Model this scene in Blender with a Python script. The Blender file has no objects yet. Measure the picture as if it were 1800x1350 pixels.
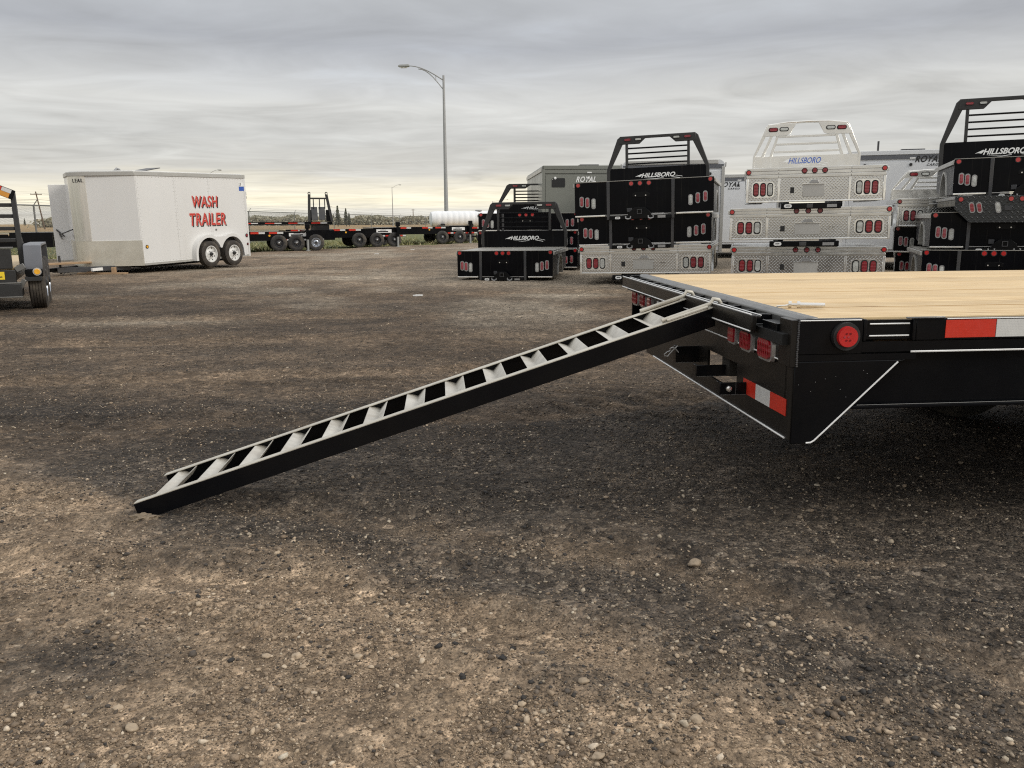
import bpy, bmesh, math, random
import numpy as np
from mathutils import Vector, Matrix, noise as mnoise

random.seed(7)
rng = np.random.default_rng(7)
R = math.radians
scene = bpy.context.scene
COL = scene.collection

# ------------------------------------------------------------------ camera
cam_d = bpy.data.cameras.new("camera")
cam = bpy.data.objects.new("camera", cam_d)
COL.objects.link(cam)
cam.location = (0, 0, 1.25)
pitch = math.atan(287.0 / 1480.0)
cam.rotation_mode = 'QUATERNION'
base = Matrix.Rotation(R(90) - pitch, 4, 'X')
cam.rotation_quaternion = (base @ Matrix.Rotation(-0.007, 4, 'Z')).to_quaternion()
cam_d.sensor_fit = 'HORIZONTAL'
cam_d.sensor_width = 36.0
cam_d.lens = 36.0 * 1480.0 / 1800.0
cam_d.clip_start = 0.05
cam_d.clip_end = 9000
scene.camera = cam

# ------------------------------------------------------------------ world and sun
SUN_EL, SUN_AZ = R(33), R(116)          # azimuth clockwise from +Y (north)
world = bpy.data.worlds.new("World")
scene.world = world
world.use_nodes = True
nt = world.node_tree
nt.nodes.clear()


def N(tree, typ, **kw):
    n = tree.nodes.new(typ)
    for k, v in kw.items():
        setattr(n, k, v)
    return n


def M(tree, op, a, b=None, c=None):
    n = tree.nodes.new('ShaderNodeMath')
    n.operation = op
    for i, s in enumerate((a, b, c)):
        if s is None:
            continue
        if isinstance(s, (int, float)):
            n.inputs[i].default_value = s
        else:
            tree.links.new(s, n.inputs[i])
    return n.outputs[0]


def mixc(tree, fac, a, b, blend='MIX'):
    n = tree.nodes.new('ShaderNodeMix')
    n.data_type = 'RGBA'
    n.blend_type = blend
    for sock, s in ((n.inputs[0], fac), (n.inputs[6], a), (n.inputs[7], b)):
        if isinstance(s, (int, float)):
            sock.default_value = s
        elif isinstance(s, tuple):
            sock.default_value = (*s, 1) if len(s) == 3 else s
        else:
            tree.links.new(s, sock)
    return n.outputs[2]


def ramp(tree, fac, stops, interp='LINEAR'):
    n = tree.nodes.new('ShaderNodeValToRGB')
    cr = n.color_ramp
    cr.interpolation = interp
    while len(cr.elements) < len(stops):
        cr.elements.new(0.5)
    for e, (p, c) in zip(cr.elements, stops):
        e.position = p
        e.color = (c, c, c, 1) if isinstance(c, (int, float)) else (*c, 1)
    tree.links.new(fac, n.inputs[0])
    return n.outputs[0]


def noise_tex(tree, vec, scale, detail=4, rough=0.55, dist=0.0):
    n = tree.nodes.new('ShaderNodeTexNoise')
    n.inputs['Scale'].default_value = scale
    n.inputs['Detail'].default_value = detail
    n.inputs['Roughness'].default_value = rough
    n.inputs['Distortion'].default_value = dist
    if vec is not None:
        tree.links.new(vec, n.inputs['Vector'])
    return n.outputs[0]


def mapping(tree, vec, loc=(0, 0, 0), rot=(0, 0, 0), scale=(1, 1, 1)):
    n = tree.nodes.new('ShaderNodeMapping')
    n.inputs['Location'].default_value = loc
    n.inputs['Rotation'].default_value = rot
    n.inputs['Scale'].default_value = scale
    tree.links.new(vec, n.inputs['Vector'])
    return n.outputs[0]


tc = N(nt, 'ShaderNodeTexCoord')
sep = N(nt, 'ShaderNodeSeparateXYZ')
nt.links.new(tc.outputs['Generated'], sep.inputs[0])
zc = M(nt, 'MAXIMUM', sep.outputs[2], 0.0)
el = M(nt, 'ARCSINE', M(nt, 'MINIMUM', zc, 0.9999))                 # radians above the horizon
# overcast deck: stratus sheets seen in true perspective (direction projected on a flat cloud base)
den = M(nt, 'ADD', zc, 0.035)
comb = N(nt, 'ShaderNodeCombineXYZ')
nt.links.new(M(nt, 'DIVIDE', sep.outputs[0], den), comb.inputs[0])
nt.links.new(M(nt, 'DIVIDE', sep.outputs[1], den), comb.inputs[1])
P1 = mapping(nt, comb.outputs[0], (3.1, 1.7, 0), (0, 0, R(8)), (0.60, 0.72, 1))
n1 = noise_tex(nt, P1, 0.62, 6, 0.55, 0.35)
P2 = mapping(nt, comb.outputs[0], (7.7, 4.2, 0), (0, 0, R(-6)), (0.9, 1.05, 1))
n2 = noise_tex(nt, P2, 1.0, 6, 0.55, 0.9)
warp = M(nt, 'MULTIPLY', M(nt, 'SUBTRACT', n1, 0.5), 0.060)
warp = M(nt, 'MULTIPLY', warp, M(nt, 'MINIMUM', M(nt, 'MULTIPLY', el, 14.0), 1.0))
elw = M(nt, 'ADD', el, warp)
fac = M(nt, 'DIVIDE', elw, 0.5)
band = ramp(nt, fac, [
    (0.000, (0.53, 0.50, 0.43)),
    (0.022, (0.50, 0.485, 0.44)),
    (0.045, (0.67, 0.62, 0.48)),
    (0.070, (0.61, 0.57, 0.465)),
    (0.110, (0.425, 0.415, 0.385)),
    (0.18, (0.385, 0.384, 0.370)),
    (0.25, (0.455, 0.455, 0.440)),
    (0.31, (0.375, 0.38, 0.382)),
    (0.39, (0.278, 0.287, 0.305)),
    (0.48, (0.315, 0.325, 0.338)),
    (0.62, (0.46, 0.47, 0.48)),
    (1.00, (0.68, 0.69, 0.70)),
])
tex = M(nt, 'ADD', M(nt, 'MULTIPLY', n2, 0.55), M(nt, 'MULTIPLY', n1, 0.45))
gain = ramp(nt, tex, [(0.32, 0.76), (0.44, 0.92), (0.56, 1.05), (0.70, 1.24)])
clouds = mixc(nt, 1.0, band, gain, 'MULTIPLY')
sky = N(nt, 'ShaderNodeTexSky')
sky.sky_type = 'NISHITA'
sky.sun_disc = False
sky.sun_elevation = SUN_EL
sky.sun_rotation = SUN_AZ
sky.air_density = 1.0
sky.dust_density = 2.0
cl10 = mixc(nt, 1.0, clouds, (10, 10, 10), 'MULTIPLY')
for n in nt.nodes:
    if n.bl_idname == 'ShaderNodeMix':
        n.clamp_result = False
cover = ramp(nt, tex, [(0.30, 1.0), (0.58, 0.97), (0.75, 0.86)])
skycol = mixc(nt, cover, sky.outputs[0], cl10)
bg = N(nt, 'ShaderNodeBackground')
bg.inputs[1].default_value = 0.10
nt.links.new(skycol, bg.inputs[0])
wo = N(nt, 'ShaderNodeOutputWorld')
nt.links.new(bg.outputs[0], wo.inputs[0])

sun_d = bpy.data.lights.new("sun", 'SUN')
sun_d.energy = 1.0
sun_d.angle = R(20)
sun_d.color = (1.0, 0.94, 0.84)
sun = bpy.data.objects.new("sun", sun_d)
COL.objects.link(sun)
sdir = Vector((math.sin(SUN_AZ) * math.cos(SUN_EL), math.cos(SUN_AZ) * math.cos(SUN_EL), math.sin(SUN_EL)))
sun.rotation_mode = 'QUATERNION'
sun.rotation_quaternion = sdir.to_track_quat('Z', 'Y')
sun.location = (30, -15, 30)

vs = scene.view_settings
vs.view_transform = 'Standard'
vs.look = 'None'
vs.exposure = 0.70
vs.gamma = 1.0
vs.use_curve_mapping = False
scene.render.engine = 'CYCLES'
scene.cycles.max_bounces = 6
scene.cycles.use_denoising = False
scene.cycles.filter_width = 1.15


# ------------------------------------------------------------------ materials
def mat(name, col, rough=0.5, metal=0.0, var=0.12, vscale=3.0, stretch=(1, 1, 1), bump=0.0, bscale=40.0,
        rvar=0.1, dirt=None, dirt_amt=0.0, dscale=2.0, coat=0.0, spec=0.5, extra=None, perobj=0.0):
    m = bpy.data.materials.new(name)
    m.use_nodes = True
    t = m.node_tree
    b = t.nodes['Principled BSDF']
    tcn = N(t, 'ShaderNodeTexCoord')
    v = mapping(t, tcn.outputs['Object'], scale=stretch)
    nz = noise_tex(t, v, vscale, 6, 0.6)
    g = ramp(t, nz, [(0.3, 1.0 - var), (0.7, 1.0 + var)])
    c = mixc(t, 1.0, (*col, 1), g, 'MULTIPLY')
    if perobj:
        oi = N(t, 'ShaderNodeObjectInfo')
        gg = ramp(t, oi.outputs['Random'], [(0, 1 - perobj), (1, 1 + perobj)])
        c = mixc(t, 1.0, c, gg, 'MULTIPLY')
    if dirt is not None:
        nd = noise_tex(t, v, dscale, 8, 0.65, 0.3)
        f = ramp(t, nd, [(0.45, 0.0), (0.75, dirt_amt)])
        c = mixc(t, f, c, (*dirt, 1))
    t.links.new(c, b.inputs['Base Color'])
    nr = noise_tex(t, v, vscale * 2.3, 5, 0.6)
    rr = ramp(t, nr, [(0.3, max(0.02, rough - rvar)), (0.7, min(1, rough + rvar))])
    t.links.new(rr, b.inputs['Roughness'])
    b.inputs['Metallic'].default_value = metal
    b.inputs['Specular IOR Level'].default_value = spec
    b.inputs['Coat Weight'].default_value = coat
    b.inputs['Coat Roughness'].default_value = 0.08
    if bump:
        bn = N(t, 'ShaderNodeBump')
        bn.inputs['Strength'].default_value = bump
        bn.inputs['Distance'].default_value = 0.01
        t.links.new(noise_tex(t, v, bscale, 5, 0.6), bn.inputs['Height'])
        t.links.new(bn.outputs[0], b.inputs['Normal'])
    if extra:
        extra(t, b, tcn)
    return m


def diamond_relief(pitch, strength):
    def f(t, b, tcn):
        s = N(t, 'ShaderNodeSeparateXYZ')
        t.links.new(tcn.outputs['Object'], s.inputs[0])
        k = 1.0 / pitch
        u = M(t, 'MULTIPLY', M(t, 'ADD', s.outputs[0], s.outputs[2]), k)
        w = M(t, 'MULTIPLY', M(t, 'SUBTRACT', s.outputs[0], s.outputs[2]), k)
        par = M(t, 'MODULO', M(t, 'ADD', M(t, 'FLOOR', u), M(t, 'ADD', M(t, 'FLOOR', w), 1000.0)), 2.0)
        fu = M(t, 'ABSOLUTE', M(t, 'SUBTRACT', M(t, 'FRACT', u), 0.5))
        fw = M(t, 'ABSOLUTE', M(t, 'SUBTRACT', M(t, 'FRACT', w), 0.5))

        def bar(a, c):
            e = M(t, 'ADD', M(t, 'POWER', M(t, 'MULTIPLY', a, 2.2), 2.0), M(t, 'POWER', M(t, 'MULTIPLY', c, 5.5), 2.0))
            return M(t, 'MAXIMUM', M(t, 'SUBTRACT', 1.0, e), 0.0)
        h1, h2 = bar(fu, fw), bar(fw, fu)
        h = M(t, 'ADD', M(t, 'MULTIPLY', h1, par), M(t, 'MULTIPLY', h2, M(t, 'SUBTRACT', 1.0, par)))
        h = M(t, 'POWER', h, 0.5)
        bn = N(t, 'ShaderNodeBump')
        bn.inputs['Strength'].default_value = strength
        bn.inputs['Distance'].default_value = 0.006
        t.links.new(h, bn.inputs['Height'])
        t.links.new(bn.outputs[0], b.inputs['Normal'])
    return f


def rib_relief(freq, axis, strength):
    def f(t, b, tcn):
        s = N(t, 'ShaderNodeSeparateXYZ')
        t.links.new(tcn.outputs['Object'], s.inputs[0])
        h = M(t, 'SINE', M(t, 'MULTIPLY', s.outputs[axis], freq))
        bn = N(t, 'ShaderNodeBump')
        bn.inputs['Strength'].default_value = strength
        bn.inputs['Distance'].default_value = 0.004
        t.links.new(h, bn.inputs['Height'])
        t.links.new(bn.outputs[0], b.inputs['Normal'])
    return f


def wood_extra(t, b, tcn):
    oi = N(t, 'ShaderNodeObjectInfo')
    off = N(t, 'ShaderNodeVectorMath', operation='SCALE')
    t.links.new(oi.outputs['Location'], off.inputs[0])
    cx = N(t, 'ShaderNodeCombineXYZ')
    t.links.new(M(t, 'MULTIPLY', oi.outputs['Random'], 37.0), cx.inputs[0])
    t.links.new(M(t, 'MULTIPLY', oi.outputs['Random'], 91.0), cx.inputs[1])
    add = N(t, 'ShaderNodeVectorMath', operation='ADD')
    t.links.new(tcn.outputs['Object'], add.inputs[0])
    t.links.new(cx.outputs[0], add.inputs[1])
    v = mapping(t, add.outputs[0], scale=(0.55, 9.0, 9.0))
    w = N(t, 'ShaderNodeTexWave')
    w.wave_type = 'BANDS'
    w.bands_direction = 'Y'
    w.inputs['Scale'].default_value = 0.9
    w.inputs['Distortion'].default_value = 7.0
    w.inputs['Detail'].default_value = 3
    w.inputs['Detail Scale'].default_value = 0.8
    t.links.new(v, w.inputs['Vector'])
    fine = noise_tex(t, mapping(t, add.outputs[0], scale=(1.3, 34, 34)), 2.0, 5, 0.65)
    kn = N(t, 'ShaderNodeTexVoronoi')
    kn.inputs['Scale'].default_value = 1.0
    t.links.new(mapping(t, add.outputs[0], scale=(1.4, 7.0, 1.0)), kn.inputs['Vector'])
    knot = ramp(t, kn.outputs['Distance'], [(0.04, 1.0), (0.13, 0.0)])
    g1 = ramp(t, w.outputs[0], [(0.0, (0.52, 0.35, 0.17)), (0.4, (0.67, 0.50, 0.275)), (1.0, (0.76, 0.59, 0.36))])
    c = mixc(t, ramp(t, fine, [(0.46, 0.0), (0.72, 0.60)]), g1, (0.33, 0.20, 0.09))
    c = mixc(t, M(t, 'MULTIPLY', knot, 0.6), c, (0.24, 0.13, 0.055))
    pj = ramp(t, oi.outputs['Random'], [(0, 0.90), (1, 1.07)])
    c = mixc(t, 1.0, c, pj, 'MULTIPLY')
    t.links.new(c, b.inputs['Base Color'])
    bn = N(t, 'ShaderNodeBump')
    bn.inputs['Strength'].default_value = 0.25
    bn.inputs['Distance'].default_value = 0.003
    t.links.new(fine, bn.inputs['Height'])
    t.links.new(bn.outputs[0], b.inputs['Normal'])


def hex_extra(t, b, tcn):
    v = N(t, 'ShaderNodeTexVoronoi')
    v.feature = 'DISTANCE_TO_EDGE'
    v.inputs['Scale'].default_value = 170
    v.inputs['Randomness'].default_value = 0.25
    t.links.new(tcn.outputs['Object'], v.inputs['Vector'])
    old = b.inputs['Base Color'].links[0].from_socket
    f = ramp(t, v.outputs['Distance'], [(0.0, 0.45), (0.10, 0.0)])
    c = mixc(t, f, old, mixc(t, 1.0, old, (0.45, 0.45, 0.45), 'MULTIPLY'))
    t.links.new(c, b.inputs['Base Color'])


def streak_extra(t, b, tcn):
    old = b.inputs['Base Color'].links[0].from_socket
    v = mapping(t, tcn.outputs['Object'], scale=(26, 26, 0.7))
    nz = noise_tex(t, v, 1.2, 4, 0.6)
    f = ramp(t, nz, [(0.60, 0.0), (0.78, 0.13)])
    c = mixc(t, f, old, (0.16, 0.145, 0.12))
    t.links.new(c, b.inputs['Base Color'])


DUST = (0.21, 0.175, 0.13)
mt = {}
mt['black'] = mat('black_gloss_paint', (0.0034, 0.0038, 0.0050), 0.22, 0, 0.2, 2.5, rvar=0.08, dirt=DUST, dirt_amt=0.022, dscale=1.6, bump=0.03, bscale=90, spec=0.15)
mt['black_rear'] = mat('black_ground_reflection', (0.011, 0.0098, 0.009), 0.30, 0, 0.2, 2.5, rvar=0.08, dirt=DUST, dirt_amt=0.05, dscale=2.2, bump=0.03, bscale=90, spec=0.22)  # same black paint, with the ground's brown reflection mixed into its colour
mt['black_bed'] = mat('black_bed_paint', (0.0035, 0.0037, 0.0052), 0.20, 0, 0.2, 1.5, rvar=0.08, extra=streak_extra, bump=0.02, bscale=30, spec=0.09)
mt['charcoal'] = mat('charcoal_steel', (0.040, 0.041, 0.045), 0.42, 0.0, 0.15, 4, rvar=0.1, dirt=DUST, dirt_amt=0.2, dscale=3)
mt['rack'] = mat('textured_black_tube', (0.022, 0.0215, 0.021), 0.45, 0.0, 0.15, 4, rvar=0.1, bump=0.05, bscale=200)
mt['dark'] = mat('dark_chassis_steel', (0.008, 0.0078, 0.0076), 0.6, 0, 0.3, 3, dirt=DUST, dirt_amt=0.15, spec=0.3)
mt['deck'] = mat('grey_deck_plate', (0.30, 0.29, 0.26), 0.42, 0.2, 0.15, 2.0, rvar=0.1, dirt=(0.2, 0.18, 0.15), dirt_amt=0.5, dscale=1.2)
mt['cap'] = mat('worn_grey_steel', (0.17, 0.17, 0.165), 0.33, 0.5, 0.15, 6, (1, 1, 1), dirt=DUST, dirt_amt=0.3)
mt['tread'] = mat('dusty_steel_sky_sheen', (0.52, 0.49, 0.42), 0.48, 0.25, 0.12, 8, dirt=(0.33, 0.28, 0.21), dirt_amt=0.5, dscale=5, bump=0.06, bscale=120)  # pale tone carries painted sky reflection as well as dust
mt['tread_dark'] = mat('scuffed_rung_sky_sheen', (0.50, 0.475, 0.42), 0.45, 0.2, 0.2, 8, dirt=(0.28, 0.23, 0.17), dirt_amt=0.6, dscale=7)  # rung tone lightened to paint in reflected sky, over scuffs and dirt
mt['trim_or_glint'] = mat('painted_edge_glint', (0.82, 0.82, 0.80), 0.3, 0, 0.05, 8)  # pale colour standing in for sky glints on black steel edges
mt['alum'] = mat('brushed_aluminium', (0.70, 0.70, 0.685), 0.22, 1.0, 0.08, 2.0, (1, 1, 6), rvar=0.07, dirt=(0.36, 0.34, 0.30), dirt_amt=0.25, dscale=1.4)
mt['alum_rack'] = mat('satin_aluminium', (0.78, 0.765, 0.72), 0.30, 0.92, 0.08, 3.0, rvar=0.08)
mt['alum_white'] = mat('polished_aluminium_trim', (0.86, 0.86, 0.84), 0.20, 0.85, 0.06, 3.0)
mt['diamond'] = mat('aluminium_tread_plate', (0.60, 0.60, 0.59), 0.20, 1.0, 0.10, 1.6, rvar=0.05, extra=diamond_relief(0.055, 0.32))
mt['diamond_black'] = mat('black_tread_plate', (0.028, 0.03, 0.031), 0.30, 0.1, 0.15, 2, extra=diamond_relief(0.085, 0.9))
mt['galv'] = mat('galvanised_steel', (0.36, 0.37, 0.36), 0.45, 0.55, 0.10, 1.5, rvar=0.08)
mt['fence'] = mat('dull_fence_steel', (0.20, 0.20, 0.19), 0.55, 0.4, 0.1, 1.5)
mt['lamp'] = mat('weathered_lamp_steel', (0.36, 0.365, 0.365), 0.5, 0.3, 0.1, 1.5)
mt['panel'] = mat('white_panel_paint', (0.71, 0.705, 0.69), 0.26, 0, 0.018, 0.7, (1, 1, 0.35), rvar=0.06, dirt=(0.48, 0.44, 0.37), dirt_amt=0.14, dscale=1.1)
mt['panel_grey'] = mat('grey_green_panel_paint', (0.20, 0.205, 0.18), 0.32, 0.1, 0.05, 0.9, rvar=0.06)
mt['panel_white'] = mat('bright_white_panel_paint', (0.70, 0.71, 0.72), 0.32, 0, 0.04, 0.9, dirt=(0.45, 0.43, 0.38), dirt_amt=0.12)
mt['roofline'] = mat('aluminium_roof_trim', (0.50, 0.49, 0.46), 0.4, 0.4, 0.08, 2)
mt['guard'] = mat('bare_metal_stone_guard', (0.74, 0.71, 0.62), 0.34, 0.6, 0.10, 1.6, rvar=0.08, dirt=(0.46, 0.42, 0.32), dirt_amt=0.4, dscale=2.0, bump=0.05, bscale=2)
mt['chrome'] = mat('polished_corner_cap', (0.74, 0.72, 0.67), 0.24, 0.55, 0.10, 3, (6, 6, 0.4), rvar=0.08)
mt['rubber'] = mat('tyre_rubber', (0.026, 0.025, 0.024), 0.75, 0, 0.25, 6, dirt=DUST, dirt_amt=0.6, dscale=4)
mt['rubber_tan'] = mat('dusty_tyre_rubber', (0.038, 0.032, 0.027), 0.8, 0, 0.25, 8, dirt=DUST, dirt_amt=0.5, dscale=4)
mt['rim_white'] = mat('white_wheel_paint', (0.72, 0.72, 0.70), 0.35, 0, 0.06, 6, dirt=DUST, dirt_amt=0.3)
mt['rim_alloy'] = mat('alloy_wheel', (0.42, 0.45, 0.50), 0.3, 0.85, 0.1, 6)
mt['rim_black'] = mat('black_wheel_paint', (0.02, 0.02, 0.022), 0.35, 0, 0.1, 6)
mt['red'] = mat('red_lens', (0.24, 0.008, 0.015), 0.16, 0, 0.2, 30, extra=rib_relief(260, 2, 0.35), coat=0.6)
mt['red_bright'] = mat('bright_red_lens', (0.48, 0.014, 0.016), 0.14, 0, 0.15, 30, coat=0.6)
mt['clear'] = mat('clear_lens', (0.50, 0.50, 0.46), 0.15, 0.2, 0.15, 40, extra=rib_relief(330, 2, 0.8), coat=0.6)
mt['amber'] = mat('amber_lens', (0.85, 0.42, 0.03), 0.15, 0, 0.15, 20, coat=0.6)
mt['bezel'] = mat('grey_lamp_bezel', (0.36, 0.36, 0.36), 0.30, 0.6, 0.1, 10)
mt['grommet'] = mat('black_rubber_grommet', (0.012, 0.012, 0.012), 0.55, 0, 0.1, 10)
mt['tape_red'] = mat('red_reflective_tape', (0.58, 0.035, 0.018), 0.32, 0, 0.05, 20, extra=hex_extra)
mt['tape_white'] = mat('white_reflective_tape', (0.66, 0.66, 0.64), 0.32, 0.1, 0.05, 20, extra=hex_extra)
mt['tape_orange'] = mat('orange_reflective_tape', (0.60, 0.27, 0.04), 0.4, 0, 0.05, 20)
mt['white'] = mat('white_print', (0.80, 0.80, 0.78), 0.45, 0, 0.03, 8)
mt['blue'] = mat('blue_print', (0.03, 0.10, 0.42), 0.4, 0, 0.06, 8)
mt['red_print'] = mat('red_print', (0.56, 0.045, 0.03), 0.6, 0, 0.22, 14)
mt['pink_print'] = mat('pale_pink_print_edge', (0.72, 0.50, 0.46), 0.5, 0, 0.05, 8)
mt['black_print'] = mat('black_print', (0.015, 0.015, 0.015), 0.5, 0, 0.05, 8)
mt['yellow'] = mat('yellow_sticker', (0.80, 0.58, 0.03), 0.45, 0, 0.05, 8)
mt['wood'] = mat('pine_deck_wood', (0.55, 0.40, 0.21), 0.62, 0, 0.05, 3, extra=wood_extra, spec=0.3)
mt['oldwood'] = mat('weathered_lumber', (0.36, 0.24, 0.14), 0.75, 0, 0.2, 6, (1, 6, 6), bump=0.2, bscale=20)
mt['far_wood'] = mat('far_pine_deck', (0.50, 0.38, 0.23), 0.7, 0, 0.15, 2, (1, 8, 1))
mt['zinc'] = mat('zinc_plated_steel', (0.72, 0.70, 0.66), 0.3, 0.75, 0.08, 12)
mt['wire'] = mat('white_wire', (0.65, 0.66, 0.66), 0.4, 0.2, 0.05, 12)
mt['tank'] = mat('white_polyethylene', (0.76, 0.77, 0.78), 0.5, 0, 0.04, 1.5)
mt['fender'] = mat('primer_grey_fender', (0.125, 0.13, 0.145), 0.38, 0.1, 0.08, 4, rvar=0.06, dirt=DUST, dirt_amt=0.15)
mt['pole_wood'] = mat('utility_pole_wood', (0.13, 0.09, 0.06), 0.85, 0, 0.2, 2)
mt['window'] = mat('dark_window_glass', (0.02, 0.02, 0.02), 0.12, 0, 0.1, 3)


# ------------------------------------------------------------------ mesh builder
class MB:
    def __init__(self):
        self.v, self.f = [], []

    def add(self, vs_, fs_):
        o = len(self.v)
        self.v += [tuple(p) for p in vs_]
        self.f += [tuple(i + o for i in f) for f in fs_]
        return self

    def box(self, x0, x1, y0, y1, z0, z1):
        return self.add([(x0, y0, z0), (x1, y0, z0), (x1, y1, z0), (x0, y1, z0), (x0, y0, z1), (x1, y0, z1), (x1, y1, z1), (x0, y1, z1)],
                        [(0, 3, 2, 1), (4, 5, 6, 7), (0, 1, 5, 4), (1, 2, 6, 5), (2, 3, 7, 6), (3, 0, 4, 7)])

    def prism(self, poly, axis, a, b, shrink=None):
        """outline in the plane across `axis`, extruded from a to b; shrink scales the b cap about its centre"""
        n = len(poly)
        cx = sum(p[0] for p in poly) / n
        cz = sum(p[1] for p in poly) / n
        k = shrink or 1.0

        def mk(p, t):
            return {'x': (t, p[0], p[1]), 'y': (p[0], t, p[1]), 'z': (p[0], p[1], t)}[axis]
        va = [mk(p, a) for p in poly]
        vb = [mk((cx + (p[0] - cx) * k, cz + (p[1] - cz) * k), b) for p in poly]
        return self.add(va + vb, [tuple(range(n))[::-1], tuple(range(n, 2 * n))] + [(i, (i + 1) % n, n + (i + 1) % n, n + i) for i in range(n)])

    def bar(self, p, q, w, h, up=(0, 0, 1)):
        p, q = Vector(p), Vector(q)
        d = (q - p).normalized()
        s = d.cross(Vector(up))
        if s.length < 1e-5:
            s = d.cross(Vector((1, 0, 0)))
        s.normalize()
        u = s.cross(d)
        vs_ = []
        for c in (p, q):
            for a, b in ((-1, -1), (1, -1), (1, 1), (-1, 1)):
                vs_.append(c + s * (a * w / 2) + u * (b * h / 2))
        return self.add(vs_, [(0, 3, 2, 1), (4, 5, 6, 7), (0, 1, 5, 4), (1, 2, 6, 5), (2, 3, 7, 6), (3, 0, 4, 7)])

    def tube(self, pts, r, n=8, r2=None):
        pts = [Vector(p) for p in pts]
        m = len(pts)
        vs_, fs_ = [], []
        ref = Vector((0.13, 0.31, 1)).normalized()
        for i, p in enumerate(pts):
            d = (pts[min(i + 1, m - 1)] - pts[max(i - 1, 0)]).normalized()
            s = d.cross(ref)
            if s.length < 0.05:
                s = d.cross(Vector((1, 0, 0)))
            s.normalize()
            u = s.cross(d)
            rr = r if r2 is None else r + (r2 - r) * i / (m - 1)
            for k in range(n):
                a = 2 * math.pi * k / n
                vs_.append(p + s * (rr * math.cos(a)) + u * (rr * math.sin(a)))
        for i in range(m - 1):
            for k in range(n):
                fs_.append((i * n + k, i * n + (k + 1) % n, (i + 1) * n + (k + 1) % n, (i + 1) * n + k))
        fs_.append(tuple(range(n))[::-1])
        fs_.append(tuple((m - 1) * n + k for k in range(n)))
        return self.add(vs_, fs_)

    def lathe(self, prof, c, axis='y', n=32, cap=True):
        """profile of (radius, along) turned round the axis through c; open profile gets capped where radius > 0"""
        vs_, fs_ = [], []
        m = len(prof)
        for r, t in prof:
            for k in range(n):
                a = 2 * math.pi * k / n
                ca, sa = r * math.cos(a), r * math.sin(a)
                p = {'y': (ca, t, sa), 'x': (t, ca, sa), 'z': (ca, sa, t)}[axis]
                vs_.append((c[0] + p[0], c[1] + p[1], c[2] + p[2]))
        for i in range(m - 1):
            for k in range(n):
                fs_.append((i * n + k, i * n + (k + 1) % n, (i + 1) * n + (k + 1) % n, (i + 1) * n + k))
        if cap:
            fs_.append(tuple(range(n))[::-1])
            fs_.append(tuple((m - 1) * n + k for k in range(n)))
        return self.add(vs_, fs_)

    def build(self, name, material, parent=None, bevel=0.0, smooth=35, seg=2):
        me = bpy.data.meshes.new(name)
        me.from_pydata(self.v, [], self.f)
        bm = bmesh.new()
        bm.from_mesh(me)
        bmesh.ops.recalc_face_normals(bm, faces=bm.faces)
        bm.to_mesh(me)
        bm.free()
        if smooth:
            me.shade_smooth()
            me.set_sharp_from_angle(angle=R(smooth))
        me.materials.append(material)
        o = bpy.data.objects.new(name, me)
        COL.objects.link(o)
        if parent:
            o.parent = parent
        if bevel:
            b = o.modifiers.new('edge', 'BEVEL')
            b.width = bevel
            b.segments = seg
            b.limit_method = 'ANGLE'
            b.angle_limit = R(40)
        return o


def thing(name, label, cat, loc=(0, 0, 0), rz=0.0, group=None, rx=0.0, ry=0.0):
    o = bpy.data.objects.new(name, None)
    COL.objects.link(o)
    o.empty_display_size = 0.2
    o.location = loc
    o.rotation_euler = (rx, ry, rz)
    tag(o, label, cat, group)
    return o


def tag(o, label, cat, group=None, kind=None):
    if label:
        o['label'] = label
    if cat:
        o['category'] = cat
    if group:
        o['group'] = group
    if kind:
        o['kind'] = kind
    return o


def part_empty(name, parent, loc=(0, 0, 0), rz=0.0):
    o = bpy.data.objects.new(name, None)
    COL.objects.link(o)
    o.empty_display_size = 0.1
    o.parent = parent
    o.location = loc
    o.rotation_euler = (0, 0, rz)
    return o


def copy_tree(o, parent=None):
    c = o.copy()
    COL.objects.link(c)
    if parent is not None:
        c.parent = parent
    for ch in list(o.children):
        copy_tree(ch, c)
    return c


def stadium(cx, cz, w, h, n=8):
    """rounded-end oval outline, long side along the larger of w, h"""
    pts = []
    r = min(w, h) / 2
    for k in range(4):
        sx = (1, -1, -1, 1)[k]
        sz = (1, 1, -1, -1)[k]
        for i in range(n // 2 + 1):
            a = math.pi / 2 * (k + i / (n // 2))
            pts.append((cx + sx * (w / 2 - r) + r * math.cos(a), cz + sz * (h / 2 - r) + r * math.sin(a)))
    out = []
    for p in pts:
        if not out or (abs(p[0] - out[-1][0]) + abs(p[1] - out[-1][1])) > 1e-6:
            out.append(p)
    if (abs(out[0][0] - out[-1][0]) + abs(out[0][1] - out[-1][1])) < 1e-6:
        out.pop()
    return out


def rrect(cx, cz, w, h, r, n=4):
    pts = []
    for k in range(4):
        sx = (1, -1, -1, 1)[k]
        sz = (1, 1, -1, -1)[k]
        for i in range(n + 1):
            a = math.pi / 2 * (k + i / n)
            pts.append((cx + sx * (w / 2 - r) + r * math.cos(a), cz + sz * (h / 2 - r) + r * math.sin(a)))
    return pts


def circle(cx, cz, r, n=18):
    return [(cx + r * math.cos(2 * math.pi * k / n), cz + r * math.sin(2 * math.pi * k / n)) for k in range(n)]


def rot2(poly, cx, cz, a):
    c, s = math.cos(a), math.sin(a)
    return [(cx + (x - cx) * c - (z - cz) * s, cz + (x - cx) * s + (z - cz) * c) for x, z in poly]


_font_cache = {}


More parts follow.
